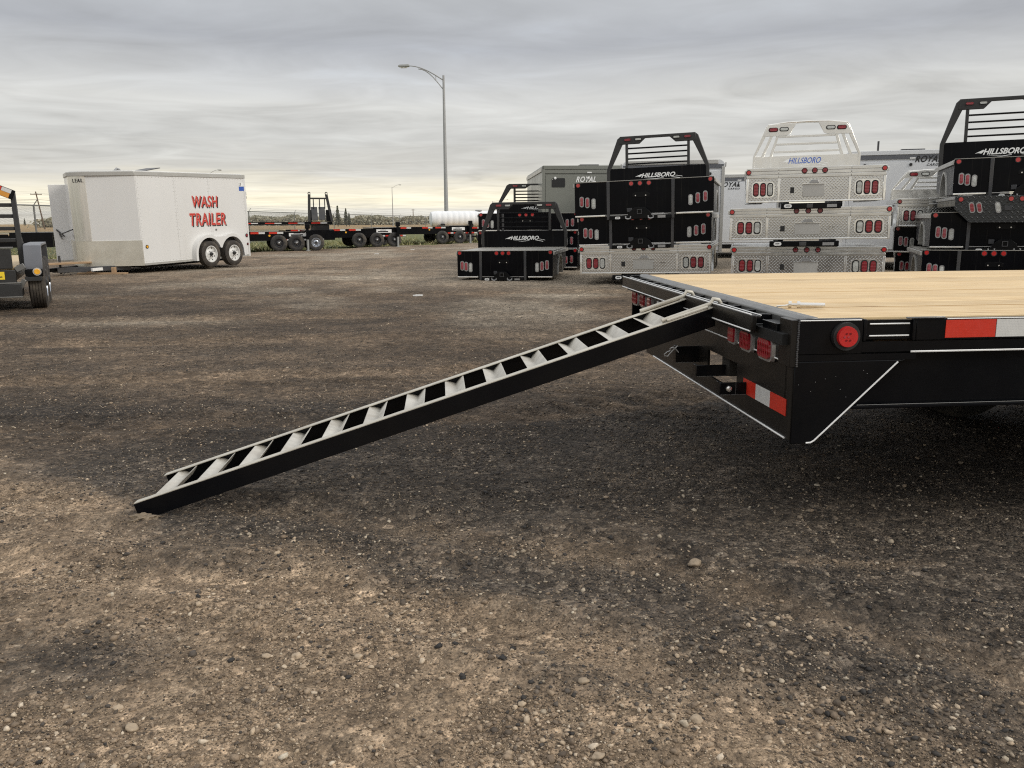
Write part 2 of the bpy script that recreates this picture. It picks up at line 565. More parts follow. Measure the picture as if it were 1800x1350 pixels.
def text_mesh(txt, shear=0.0, offset=0.0, spacing=1.0):
    key = (txt, shear, offset, spacing)
    if key in _font_cache:
        return _font_cache[key]
    cu = bpy.data.curves.new('lettering', 'FONT')
    cu.body = txt
    cu.shear = shear
    cu.offset = offset
    cu.space_character = spacing
    cu.extrude = 0.0
    cu.resolution_u = 4
    ob = bpy.data.objects.new('lettering', cu)
    COL.objects.link(ob)
    dg = bpy.context.evaluated_depsgraph_get()
    me = bpy.data.meshes.new_from_object(ob.evaluated_get(dg))
    v = np.array([p.co[:] for p in me.vertices])
    f = [tuple(p.vertices) for p in me.polygons]
    bpy.data.objects.remove(ob)
    bpy.data.curves.remove(cu)
    bpy.data.meshes.remove(me)
    _font_cache[key] = (v, f)
    return v, f


def lettering(name, txt, x0, x1, z0, z1, y, material, parent, shear=0.0, offset=0.0, extra=None, spacing=1.0, depth=0.002, ref=None):
    """flat lettering in the local xz plane facing -y, fitted to the box"""
    v, f = text_mesh(txt, shear, offset, spacing)
    rv = v if ref is None else text_mesh(txt, shear, ref, spacing)[0]
    lo, hi = rv.min(0), rv.max(0)
    mb = MB()
    pts = []
    for p in v:
        pts.append((x0 + (p[0] - lo[0]) / (hi[0] - lo[0]) * (x1 - x0), y, z0 + (p[1] - lo[1]) / (hi[1] - lo[1]) * (z1 - z0)))
    mb.add(pts, f)
    if extra:
        for poly in extra:
            mb.add([(x, y, z) for x, z in poly], [tuple(range(len(poly)))])
    o = mb.build(name, material, parent, smooth=0)
    s = o.modifiers.new('thick', 'SOLIDIFY')
    s.thickness = depth
    s.offset = 0
    return o


def wheel(parent, loc, r=0.36, width=0.2, rim='rim_white', side=-1, rubber='rubber', name='wheel', n=40, rim_r=0.56, spokes=8):
    """wheel turning round local y; outer face looks along side*y"""
    w = part_empty(name, parent, loc)
    hw = width / 2
    prof = [(r * rim_r, -hw * 0.9), (r * 0.72, -hw), (r * 0.90, -hw * 0.96), (r * 0.965, -hw * 0.82)]
    g = 5
    for i in range(g):
        a = -hw * 0.8 + (2 * hw * 0.8) * i / g
        b = -hw * 0.8 + (2 * hw * 0.8) * (i + 1) / g
        prof += [(r, a + 0.002), (r, b - 0.010), (r - 0.009, b - 0.009), (r - 0.009, b - 0.001)]
    prof[-2:] = [(r, hw * 0.8)]
    prof += [(r * 0.965, hw * 0.82), (r * 0.90, hw * 0.96), (r * 0.72, hw), (r * rim_r, hw * 0.9)]
    MB().lathe(prof, (0, 0, 0), 'y', n, cap=False).build('tyre', mt[rubber], w, smooth=40)
    s = side
    rr = r * rim_r
    rb = MB()
    rb.lathe([(rr, -s * hw * 0.3), (rr + 0.004, s * hw * 0.93), (rr * 0.94, s * hw * 0.94), (rr * 0.88, s * hw * 0.45), (rr * 0.62, s * hw * 0.40), (rr * 0.45, s * hw * 0.66), (rr * 0.30, s * hw * 0.70)], (0, 0, 0), 'y', n)
    rb.build('rim', mt[rim], w, smooth=35)
    hub = MB()
    hub.lathe([(rr * 0.24, s * hw * 0.4), (rr * 0.23, s * hw * 1.0), (rr * 0.15, s * hw * 1.1)], (0, 0, 0), 'y', 14)
    for k in range(6):
        a = 2 * math.pi * k / 6
        hub.lathe([(0.011, s * hw * 0.6), (0.011, s * hw * 0.85)], (rr * 0.37 * math.cos(a), 0, rr * 0.37 * math.sin(a)), 'y', 6)
    hub.build('hub', mt['grommet'] if rim != 'rim_black' else mt['bezel'], w)
    hol = MB()
    for k in range(spokes):
        a = 2 * math.pi * (k + 0.5) / spokes
        c = (rr * 0.76 * math.cos(a), 0, rr * 0.76 * math.sin(a))
        hol.lathe([(rr * 0.085, s * hw * 0.36), (rr * 0.085, s * hw * 0.455)], c, 'y', 8)
    hol.build('vent_hole', mt['grommet'], w)
    return w


# ------------------------------------------------------------------ ground
def vnoise(x, y, seed):
    xi, yi = np.floor(x).astype(np.int64), np.floor(y).astype(np.int64)
    fx, fy = x - xi, y - yi
    fx, fy = fx * fx * (3 - 2 * fx), fy * fy * (3 - 2 * fy)

    def h(a, b):
        n = (a * 374761393 + b * 668265263 + seed * 1442695041) & 0x7FFFFFFF
        n = ((n ^ (n >> 13)) * 1274126177) & 0x7FFFFFFF
        return ((n ^ (n >> 16)) & 0xFFFF) / 65535.0
    return (h(xi, yi) * (1 - fx) + h(xi + 1, yi) * fx) * (1 - fy) + (h(xi, yi + 1) * (1 - fx) + h(xi + 1, yi + 1) * fx) * fy


def fbm(x, y, seed, octv=4, lac=2.1, gain=0.5):
    s, a, t = 0.0, 1.0, 0.0
    for i in range(octv):
        s = s + a * vnoise(x * lac ** i + 17.3 * i, y * lac ** i - 9.1 * i, seed + i)
        t += a
        a *= gain
    return s / t


LOT_EDGE = np.array([(-400, -260), (-60, -8), (-30, 17.5), (-17, 31), (-11.5, 37), (-4.8, 47), (4, 60), (30, 95), (120, 200), (600, 900)], float)


def lot_distance(x, y):
    """>0 on the gravel lot (right of the edge line), <0 out in the grass"""
    best = np.full(x.shape, 1e9)
    sgn = np.ones(x.shape)
    for (ax, ay), (bx, by) in zip(LOT_EDGE[:-1], LOT_EDGE[1:]):
        dx, dy = bx - ax, by - ay
        t = np.clip(((x - ax) * dx + (y - ay) * dy) / (dx * dx + dy * dy), 0, 1)
        d = np.hypot(x - ax - t * dx, y - ay - t * dy)
        cr = (x - ax) * dy - (y - ay) * dx
        m = d < best
        best = np.where(m, d, best)
        sgn = np.where(m, np.sign(cr), sgn)
    return best * sgn


def smooth01(a, b, t):
    t = np.clip((t - a) / (b - a), 0, 1)
    return t * t * (3 - 2 * t)


def blob(x, y, cx, cy, rx, ry, ang=0.0):
    c, s = math.cos(ang), math.sin(ang)
    u = ((x - cx) * c + (y - cy) * s) / rx
    v = (-(x - cx) * s + (y - cy) * c) / ry
    return np.exp(-(u * u + v * v))


# tyre tracks that cross the lot: (x, y) polylines and half widths
def track_dist(x, y, pts):
    best = np.full(x.shape, 1e9)
    for (ax, ay), (bx, by) in zip(pts[:-1], pts[1:]):
        dx, dy = bx - ax, by - ay
        t = np.clip(((x - ax) * dx + (y - ay) * dy) / (dx * dx + dy * dy), 0, 1)
        best = np.minimum(best, np.hypot(x - ax - t * dx, y - ay - t * dy))
    return best


TRACKS = [([(-9, 5.0), (-4, 5.05), (0.0, 5.35), (2.2, 6.3), (6, 8.2)], 0.16),
          ([(-9, 6.4), (-4, 6.6), (0.0, 7.1), (2.5, 8.3), (6, 10.2)], 0.16),
          ([(-12, 8.8), (-5, 8.9), (0.0, 9.2), (5, 10.6)], 0.20),
          ([(-12, 10.6), (-5, 11.0), (0.0, 11.6), (5, 13.6)], 0.22),
          ([(-14, 13.6), (-5, 14.4), (2, 15.2)], 0.25),
          ([(-6, 3.55), (-2.2, 3.72), (-0.9, 3.55), (0.5, 3.0), (1.4, 2.2)], 0.13),
          ([(-6, 2.7), (-2.2, 2.95), (-1.0, 2.85), (0.2, 2.35), (1.0, 1.7)], 0.12)]


def ground_fields(x, y):
    """dirt (0 loose dark gravel .. 1 packed tan earth) and height"""
    n1 = fbm(x * 0.9, y * 0.9, 11, 5)
    n2 = fbm(x * 2.6, y * 2.6, 23, 4)
    # tan packed earth in the near left, loose dark stone in the near right and round the ramp
    edge = (x + 0.75) * 0.62 + (y - 2.95) * 0.78 + (n1 - 0.5) * 0.9
    dirt = 1 - smooth01(-0.38, 0.42, edge)
    mid = smooth01(4.2, 6.5, y + (n1 - 0.5) * 2.0)
    dirt = np.maximum(dirt, 0.55 * mid)
    dirt = np.maximum(dirt, 0.55 * smooth01(-1.2, -2.6, x + (n1 - 0.5) * 1.2) * smooth01(8, 4, y))
    dirt = dirt - 0.5 * blob(x, y, -1.22, 2.25, 0.34, 0.20) - 0.40 * blob(x, y, -0.52, 2.48, 0.30, 0.13) - 0.35 * blob(x, y, 0.25, 2.15, 0.30, 0.10)
    dirt = dirt - 0.5 * blob(x, y, -2.9, 5.3, 0.7, 0.35) - 0.3 * blob(x, y, -1.3, 2.95, 0.5, 0.08)
    dirt = dirt + 0.4 * blob(x, y, -0.05, 2.6, 0.35, 0.18) + 0.55 * blob(x, y, 1.25, 2.93, 0.4, 0.07, -0.1)
    dirt = np.maximum(dirt, 0.17) - 0.30 * smooth01(-0.7, -1.5, x) * smooth01(5.0, 3.0, y) + 0.25 * blob(x, y, -0.25, 2.25, 0.75, 0.65)
    dirt = dirt + (n2 - 0.5) * 0.55
    hgt = (fbm(x * 0.22, y * 0.22, 5, 3) - 0.5) * 0.05 + (n1 - 0.5) * 0.040 + (n2 - 0.5) * 0.020 + (fbm(x * 8, y * 8, 31, 2) - 0.5) * 0.020 + 0.035 * blob(x, y, -1.66, 3.44, 0.09, 0.06)
    for k, (pts, w) in enumerate(TRACKS):
        d = track_dist(x, y, pts)
        m = np.exp(-(d / w) ** 2) * (0.5 + 0.8 * fbm(x * 0.7, y * 0.7, 70 + k, 2))
        dirt = dirt + (0.35 if k < 5 else 0.30) * m
        hgt = hgt - 0.020 * m + 0.016 * np.exp(-((d - w * 1.7) / (w * 0.5)) ** 2)
        chev = np.sin((x * 0.9 + np.sign(y - 5) * d * 0.6) * 30) * 0.014
        hgt = hgt + m * chev * (k in (0, 1, 5))
    # tread lugs pressed into the soft patch behind the ramp and along the near left
    for cx, cy, rx, ry, ax, ay, wl, amp in ((0.95, 5.75, 0.95, 0.75, 0.35, 0.94, 0.20, 1.0), (-1.6, 6.6, 1.5, 0.35, 0.25, 0.97, 0.16, 0.7), (-2.4, 3.35, 0.8, 0.30, 0.15, 0.99, 0.10, 0.6), (0.5, 8.6, 2.0, 0.5, 0.2, 0.98, 0.26, 0.9)):
        ph = (x * ax + y * ay) / wl + 1.4 * fbm(x * 1.1, y * 1.1, 81, 2)
        rdg = np.abs(np.sin(ph * math.pi)) ** 1.5
        m = blob(x, y, cx, cy, rx, ry) * smooth01(0.30, 0.60, fbm(x * 1.7, y * 1.7, 83, 3)) * amp
        hgt = hgt - 0.030 * m * (1 - rdg)
        dirt = dirt + 0.35 * m * (rdg - 0.55)  # grooves tinted darker too: ridge shade painted into the colour mask
    dirt = np.clip(dirt, 0, 1)
    # level where the trailer, ramp foot and parked things stand
    return dirt, hgt


def make_ground():
    def axis(fine0, fine1, step, lo, hi, g):
        a = list(np.arange(fine0, fine1 + 1e-6, step))
        s = step
        while a[-1] < hi:
            s = min(s * g, 600)
            a.append(a[-1] + s)
        s = step
        while a[0] > lo:
            s = min(s * g, 600)
            a.insert(0, a[0] - s)
        return np.array(a)
    xs = axis(-5.0, 4.5, 0.028, -5000, 5000, 1.045)
    ys = axis(1.5, 7.5, 0.028, -900, 7000, 1.035)
    X, Y = np.meshgrid(xs, ys)
    x, y = X.ravel(), Y.ravel()
    dist = np.hypot(x, y)
    dirt, hgt = ground_fields(x, y)
    ld = lot_distance(x, y) + (fbm(x * 0.5, y * 0.5, 3, 4) - 0.5) * 2.2
    lot = smooth01(-0.5, 0.5, ld)
    hgt = hgt * smooth01(40, 14, dist)
    # flat pad under the ramp foot
    pad = np.exp(-(((x + 1.62) / 0.25) ** 2 + ((y - 3.72) / 0.35) ** 2))
    hgt = hgt * (1 - pad) - 0.004 * pad
    hgt = np.where(ld < 0, -0.03 + 0.05 * (fbm(x * 0.3, y * 0.3, 9, 3) - 0.5), hgt)
    # far lot: pale dry crust patches
    pale = smooth01(0.50, 0.72, fbm(x * 0.35, y * 0.30, 41, 5)) * smooth01(7, 13, y)
    pale = np.maximum(pale, 1.1 * blob(x, y, -4.9, 10.8, 1.2, 0.42) + 1.0 * blob(x, y, -0.15, 10.3, 0.45, 0.30))
    pale = np.maximum(pale, 0.85 * smooth01(14.5, 18.0, y + 0.35 * x) * smooth01(-4, 0, x))
    # damp dark soil in the driven middle of the lot
    damp = smooth01(3.9, 5.2, y + (fbm(x * 0.5, y * 0.8, 63, 4) - 0.5) * 3.0) * (1 - smooth01(13.0, 19.0, y + 0.3 * x)) * (0.55 + 0.75 * fbm(x * 0.45, y * 0.9, 61, 4))
    damp = np.clip(np.maximum(damp, 0.35 * smooth01(19, 14, y)) - 0.6 * np.clip(pale, 0, 1), 0, 1) * smooth01(3.0, 4.4, y)
    nx, ny = len(xs), len(ys)
    me = bpy.data.meshes.new('ground')
    me.vertices.add(nx * ny)
    me.vertices.foreach_set('co', np.stack([x, y, hgt], 1).astype(np.float32).ravel())
    i = np.arange((ny - 1) * (nx - 1))
    r, c = i // (nx - 1), i % (nx - 1)
    a = r * nx + c
    q = np.stack([a, a + 1, a + nx + 1, a + nx], 1).astype(np.int32)
    me.loops.add(q.size)
    me.loops.foreach_set('vertex_index', q.ravel())
    me.polygons.add(len(q))
    me.polygons.foreach_set('loop_start', (np.arange(len(q)) * 4).astype(np.int32))
    me.update(calc_edges=True)
    me.shade_smooth()
    ca = me.attributes.new('zones', 'FLOAT_COLOR', 'POINT')
    colr = np.stack([dirt, lot, np.clip(pale, 0, 1), damp], 1).astype(np.float32)
    ca.data.foreach_set('color', colr.ravel())
    o = bpy.data.objects.new('ground', me)
    COL.objects.link(o)
    o['kind'] = 'structure'
    m = bpy.data.materials.new('gravel_lot_and_prairie')
    m.use_nodes = True
    t = m.node_tree
    b = t.nodes['Principled BSDF']
    at = N(t, 'ShaderNodeAttribute', attribute_name='zones')
    sp = N(t, 'ShaderNodeSeparateColor')
    t.links.new(at.outputs['Color'], sp.inputs[0])
    geo = N(t, 'ShaderNodeNewGeometry')
    pos = geo.outputs['Position']
    fineN = noise_tex(t, pos, 45, 6, 0.7)
    medN = noise_tex(t, pos, 6, 6, 0.65)
    bigN = noise_tex(t, mapping(t, pos, scale=(0.8, 1.4, 1)), 0.5, 9, 0.72)
    vor = N(t, 'ShaderNodeTexVoronoi')
    vor.inputs['Scale'].default_value = 85
    t.links.new(pos, vor.inputs['Vector'])
    vor2 = N(t, 'ShaderNodeTexVoronoi')
    vor2.inputs['Scale'].default_value = 30
    t.links.new(pos, vor2.inputs['Vector'])
    sc = N(t, 'ShaderNodeSeparateColor')
    t.links.new(vor.outputs['Color'], sc.inputs[0])
    sc2 = N(t, 'ShaderNodeSeparateColor')
    t.links.new(vor2.outputs['Color'], sc2.inputs[0])
    grav = ramp(t, sc.outputs[0], [(0.0, (0.038, 0.033, 0.029)), (0.40, (0.098, 0.081, 0.066)), (0.78, (0.145, 0.115, 0.088)), (0.92, (0.23, 0.18, 0.13)), (1.0, (0.42, 0.36, 0.28))])
    grav = mixc(t, 0.45, grav, ramp(t, sc2.outputs[1], [(0.0, (0.040, 0.034, 0.028)), (0.7, (0.098, 0.078, 0.060)), (1.0, (0.22, 0.175, 0.13))]))
    earth = ramp(t, medN, [(0.30, (0.315, 0.228, 0.152)), (0.55, (0.430, 0.317, 0.212)), (0.75, (0.51, 0.39, 0.272))])
    grain = noise_tex(t, pos, 130, 4, 0.7)
    earth = mixc(t, ramp(t, fineN, [(0.42, 0.0), (0.66, 0.75)]), earth, (0.14, 0.100, 0.068))
    earth = mixc(t, 0.40, earth, mixc(t, 1.0, earth, ramp(t, sc.outputs[2], [(0.0, 0.45), (0.6, 1.0), (0.9, 1.35), (1.0, 1.9)]), 'MULTIPLY'))
    earth = mixc(t, 1.0, earth, ramp(t, grain, [(0.3, 0.72), (0.7, 1.28)]), 'MULTIPLY')
    dfac = M(t, 'ADD', sp.outputs[0], M(t, 'MULTIPLY', M(t, 'SUBTRACT', fineN, 0.5), 1.1))
    dfac = ramp(t, dfac, [(0.25, 0.0), (0.78, 1.0)])
    lotc = mixc(t, dfac, grav, earth)
    palec = ramp(t, fineN, [(0.3, (0.24, 0.20, 0.15)), (0.7, (0.42, 0.36, 0.28))])
    pf = M(t, 'MULTIPLY', sp.outputs[2], ramp(t, bigN, [(0.3, 0.60), (0.7, 0.95)]))
    lotc = mixc(t, pf, lotc, palec)
    lotc = mixc(t, 1.0, lotc, ramp(t, bigN, [(0.3, 0.66), (0.5, 1.0), (0.7, 1.30)]), 'MULTIPLY')
    lotc = mixc(t, 1.0, lotc, ramp(t, noise_tex(t, pos, 2.2, 10, 0.75), [(0.32, 0.66), (0.5, 1.0), (0.68, 1.34)]), 'MULTIPLY')
    lotc = mixc(t, M(t, 'MULTIPLY', at.outputs['Alpha'], 0.80), lotc, mixc(t, 1.0, lotc, (0.285, 0.268, 0.258), 'MULTIPLY'))
    cell = ramp(t, sc2.outputs[0], [(0.0, 0.60), (0.45, 0.95), (0.85, 1.30), (0.97, 1.9), (1.0, 2.3)])
    lotc = mixc(t, 0.62, lotc, mixc(t, 1.0, lotc, cell, 'MULTIPLY'))
    vor3 = N(t, 'ShaderNodeTexVoronoi')
    vor3.inputs['Scale'].default_value = 14
    t.links.new(pos, vor3.inputs['Vector'])
    sc3 = N(t, 'ShaderNodeSeparateColor')
    t.links.new(vor3.outputs['Color'], sc3.inputs[0])
    cell3 = ramp(t, sc3.outputs[0], [(0.0, 0.62), (0.5, 1.0), (0.9, 1.35), (1.0, 2.0)])
    lotc = mixc(t, 0.40, lotc, mixc(t, 1.0, lotc, cell3, 'MULTIPLY'))
    rough18 = ramp(t, noise_tex(t, pos, 20, 6, 0.75), [(0.34, 0.68), (0.5, 1.0), (0.66, 1.32)])
    lotc = mixc(t, 1.0, lotc, rough18, 'MULTIPLY')
    # prairie beyond the lot: green verge, a pale gravel road, stubble field
    spos = N(t, 'ShaderNodeSeparateXYZ')
    t.links.new(pos, spos.inputs[0])
    away = M(t, 'SUBTRACT', M(t, 'MULTIPLY', spos.outputs[1], 0.94), M(t, 'MULTIPLY', spos.outputs[0], 0.34))
    away = M(t, 'ADD', away, M(t, 'MULTIPLY', M(t, 'SUBTRACT', bigN, 0.5), 14.0))
    aw = M(t, 'DIVIDE', away, 400.0)
    g0 = ramp(t, aw, [(0.10, (0.14, 0.155, 0.060)), (0.20, (0.19, 0.19, 0.085)), (0.235, (0.20, 0.195, 0.10)), (0.25, (0.36, 0.32, 0.26)), (0.33, (0.36, 0.32, 0.26)), (0.36, (0.24, 0.21, 0.11)), (0.45, (0.40, 0.27, 0.14)), (1.0, (0.42, 0.29, 0.15))])
    g1 = mixc(t, ramp(t, medN, [(0.35, 0.0), (0.7, 0.6)]), g0, mixc(t, 1.0, g0, (0.55, 0.58, 0.5), 'MULTIPLY'))
    col = mixc(t, sp.outputs[1], g1, lotc)
    t.links.new(col, b.inputs['Base Color'])
    b.inputs['Roughness'].default_value = 0.88
    b.inputs['Specular IOR Level'].default_value = 0.25
    hsum = M(t, 'ADD', M(t, 'MULTIPLY', M(t, 'SUBTRACT', 1.0, vor.outputs['Distance']), 0.6), M(t, 'MULTIPLY', fineN, 0.9))
    hsum = M(t, 'ADD', hsum, M(t, 'MULTIPLY', M(t, 'SUBTRACT', 1.0, vor2.outputs['Distance']), 0.9))
    hsum = M(t, 'ADD', hsum, M(t, 'MULTIPLY', medN, 2.5))
    bn = N(t, 'ShaderNodeBump')
    bn.inputs['Strength'].default_value = 0.9
    bn.inputs['Distance'].default_value = 0.030
    t.links.new(hsum, bn.inputs['Height'])
    t.links.new(bn.outputs[0], b.inputs['Normal'])
    me.materials.append(m)
    return xs, ys, hgt.reshape(ny, nx)


GX, GY, GH = make_ground()


def ground_z(x, y):
    x, y = np.asarray(x, float), np.asarray(y, float)
    i = np.clip(np.searchsorted(GX, x) - 1, 0, len(GX) - 2)
    j = np.clip(np.searchsorted(GY, y) - 1, 0, len(GY) - 2)
    fx = (x - GX[i]) / (GX[i + 1] - GX[i])
    fy = (y - GY[j]) / (GY[j + 1] - GY[j])
    return (GH[j, i] * (1 - fx) + GH[j, i + 1] * fx) * (1 - fy) + (GH[j + 1, i] * (1 - fx) + GH[j + 1, i + 1] * fx) * fy


# ------------------------------------------------------------------ loose stones (real geometry, one mass)
def ico():
    p = (1 + 5 ** 0.5) / 2
    v = np.array([(-1, p, 0), (1, p, 0), (-1, -p, 0), (1, -p, 0), (0, -1, p), (0, 1, p), (0, -1, -p), (0, 1, -p), (p, 0, -1), (p, 0, 1), (-p, 0, -1), (-p, 0, 1)], float)
    v /= np.linalg.norm(v[0])
    f = np.array([(0, 11, 5), (0, 5, 1), (0, 1, 7), (0, 7, 10), (0, 10, 11), (1, 5, 9), (5, 11, 4), (11, 10, 2), (10, 7, 6), (7, 1, 8), (3, 9, 4), (3, 4, 2), (3, 2, 6), (3, 6, 8), (3, 8, 9), (4, 9, 5), (2, 4, 11), (6, 2, 10), (8, 6, 7), (9, 8, 1)])
    return v, f


def stone_material(name, stops):
    m = bpy.data.materials.new(name)
    m.use_nodes = True
    t = m.node_tree
    b = t.nodes['Principled BSDF']
    g = N(t, 'ShaderNodeNewGeometry')
    c = ramp(t, g.outputs['Random Per Island'], stops, 'LINEAR')
    nz = noise_tex(t, g.outputs['Position'], 160, 4, 0.6)
    c = mixc(t, 1.0, c, ramp(t, nz, [(0.3, 0.72), (0.7, 1.25)]), 'MULTIPLY')
    t.links.new(c, b.inputs['Base Color'])
    b.inputs['Roughness'].default_value = 0.72
    b.inputs['Specular IOR Level'].default_value = 0.35
    return m


def octa():
    return np.array([(1, 0, 0), (-1, 0, 0), (0, 1, 0), (0, -1, 0), (0, 0, 1), (0, 0, -1)], float), np.array([(0, 2, 4), (2, 1, 4), (1, 3, 4), (3, 0, 4), (2, 0, 5), (1, 2, 5), (3, 1, 5), (0, 3, 5)])


def scatter(name, n, keep, size, material, fine=False):
    """n candidate stones over the near lot, thinning out with distance; keep(x, y, dirt) is the chance each stays"""
    dmin, dmax = 1.5, 13.0
    d = dmin * (dmax / dmin) ** rng.random(n)
    ang = (rng.random(n) - 0.5) * 1.5
    x, y = d * np.tan(ang), d
    ok = np.abs(x) < 9
    x, y = x[ok], y[ok]
    dirt, _ = ground_fields(x, y)
    clump = fbm(x * 3.2, y * 3.2, 57, 3)
    ok = rng.random(len(x)) < keep(x, y, dirt, clump)
    x, y = x[ok], y[ok]
    k = len(x)
    s = size(k, np.hypot(x, y))
    v0, f0 = octa() if fine else ico()
    nv, nf = len(v0), len(f0)
    v = v0[None] * (1 + (rng.random((k, nv, 1)) - 0.5) * 0.8)
    v = v * np.stack([np.ones(k), 0.55 + 0.45 * rng.random(k), 0.35 + 0.4 * rng.random(k)], 1)[:, None, :]
    a = rng.random(k) * 6.283
    ca, sa = np.cos(a)[:, None], np.sin(a)[:, None]
    tl = (rng.random(k)[:, None] - 0.5) * 0.9
    vx, vy, vz = v[..., 0], v[..., 1], v[..., 2]
    vx, vz = vx * np.cos(tl) - vz * np.sin(tl), vx * np.sin(tl) + vz * np.cos(tl)
    vx, vy = vx * ca - vy * sa, vx * sa + vy * ca
    z = ground_z(x, y)
    co = np.stack([vx * s[:, None] + x[:, None], vy * s[:, None] + y[:, None], vz * s[:, None] + (z + s * 0.2)[:, None]], 2)
    me = bpy.data.meshes.new(name)
    me.vertices.add(k * nv)
    me.vertices.foreach_set('co', co.astype(np.float32).ravel())
    f = (f0[None] + (np.arange(k) * nv)[:, None, None]).astype(np.int32)
    me.loops.add(f.size)
    me.loops.foreach_set('vertex_index', f.ravel())
    me.polygons.add(k * nf)
    me.polygons.foreach_set('loop_start', (np.arange(k * nf) * 3).astype(np.int32))
    me.update(calc_edges=True)
    me.materials.append(material)
    o = bpy.data.objects.new(name, me)
    COL.objects.link(o)
    o['kind'] = 'stuff'
    return o


DARK = stone_material('dark_crushed_stone', [(0.0, (0.022, 0.020, 0.019)), (0.33, (0.048, 0.041, 0.035)), (0.60, (0.092, 0.075, 0.060)), (0.78, (0.170, 0.134, 0.100)), (0.90, (0.29, 0.235, 0.170)), (0.965, (0.40, 0.335, 0.25)), (1.0, (0.52, 0.45, 0.35))])
TAN = stone_material('tan_river_pebble', [(0.0, (0.075, 0.058, 0.043)), (0.3, (0.165, 0.122, 0.084)), (0.6, (0.275, 0.205, 0.140)), (0.85, (0.40, 0.31, 0.215)), (0.965, (0.48, 0.385, 0.28)), (1.0, (0.56, 0.47, 0.36))])
pk = lambda x, y, d, c: np.clip(1.6 - y / 5.0, 0.2, 1) * np.clip(d * 1.0, 0.08, 0.85) * np.clip((c - 0.32) * 2.6, 0.22, 1)
gk = lambda x, y, d, c: np.clip((1.05 - d * 1.0), 0.05, 1) * np.clip((c - 0.25) * 2.4, 0.15, 1)
DGRIT = stone_material('dark_stone_grit', [(0.0, (0.022, 0.019, 0.017)), (0.5, (0.070, 0.056, 0.044)), (0.85, (0.125, 0.098, 0.073)), (0.96, (0.21, 0.168, 0.122)), (1.0, (0.40, 0.34, 0.26))])
TGRIT = stone_material('tan_stone_grit', [(0.0, (0.070, 0.053, 0.038)), (0.4, (0.185, 0.137, 0.092)), (0.8, (0.32, 0.24, 0.16)), (0.97, (0.42, 0.33, 0.235)), (1.0, (0.56, 0.48, 0.37))])
far = lambda d: np.clip(d / 2.6, 1, 2.6) ** 0.55
scatter('dark_gravel', 30000, gk, lambda k, d: np.clip(np.exp(rng.normal(math.log(0.0066), 0.32, k)), 0.004, 0.0135), DARK)['label'] = 'loose dark crushed stone strewn over the lot'
scatter('tan_pebbles', 52000, pk, lambda k, d: np.clip(np.exp(rng.normal(math.log(0.0056), 0.38, k)), 0.0036, 0.0135), TAN)['label'] = 'tan river pebbles pressed into the packed earth'
scatter('dark_grit', 190000, gk, lambda k, d: (0.0022 + 0.0026 * rng.random(k)) * far(d), DGRIT, True)['label'] = 'fine dark grit between the crushed stone'
scatter('tan_grit', 230000, lambda x, y, d, c: np.clip(d * 1.0, 0.08, 0.9) * np.clip((c - 0.20) * 2.6, 0.35, 1) * np.clip(1.5 - y / 5.5, 0.25, 1), lambda k, d: (0.0020 + 0.0026 * rng.random(k)) * far(d), TGRIT, True)['label'] = 'fine tan grit on the packed earth'

# a few larger stones that can be picked out one by one
stone_mat = mat('pale_field_stone', (0.36, 0.28, 0.195), 0.75, 0, 0.25, 30, bump=0.3, bscale=60, perobj=0.25)
STONES = [(0.68, 2.965, 0.032, 'pale lumpy stone alone on the dark gravel below the ramp'),
          (-0.735, 2.30, 0.018, 'cream stone at the left end of a pair in the near dirt'),
          (-0.640, 2.29, 0.019, 'cream stone at the right end of a pair in the near dirt'),
          (-0.97, 1.93, 0.020, 'flat cream stone lying nearest the bottom left corner'),
          (-0.46, 2.29, 0.016, 'small pale stone in the dirt right of the cream pair'),
          (-1.05, 2.03, 0.015, 'greyish angular stone in the near left dirt'),
          (0.19, 2.10, 0.017, 'rounded tan stone in the near middle of the dirt'),
          (0.20, 1.80, 0.017, 'rounded cream stone at the bottom middle edge'),
          (0.80, 2.42, 0.016, 'small whitish stone on the dark gravel at right'),
          (-0.16, 2.48, 0.014, 'little pale stone on the tan earth past the middle'),
          (0.02, 2.02, 0.015, 'flat beige stone between the tan and dark gravel'),
          (0.46, 1.93, 0.022, 'brownish flat stone in the near right gravel')]
for sx, sy, ss, lab in STONES:
    bm = bmesh.new()
    bmesh.ops.create_icosphere(bm, subdivisions=3, radius=1)
    sd = random.uniform(0, 99)
    kx, ky, kz = random.uniform(0.9, 1.25), random.uniform(0.7, 0.9), random.uniform(0.5, 0.65)
    for v in bm.verts:
        q = v.co.copy()
        rr = 1 + 0.35 * mnoise.noise(q * 1.1 + Vector((sd, 0, 0))) + 0.12 * mnoise.noise(q * 3 + Vector((0, sd, 0)))
        v.co = Vector((q.x * kx, q.y * ky, q.z * kz)) * rr * ss * 0.85
    me = bpy.data.meshes.new('stone')
    bm.to_mesh(me)
    bm.free()
    me.shade_smooth()
    me.materials.append(stone_mat)
    o = bpy.data.objects.new('stone', me)
    COL.objects.link(o)
    o.location = (sx, sy, float(ground_z(sx, sy)) + ss * 0.25)
    o.rotation_euler = (0, 0, random.uniform(0, 6.28))
    tag(o, lab, 'stone', 'single stones lying on the lot')


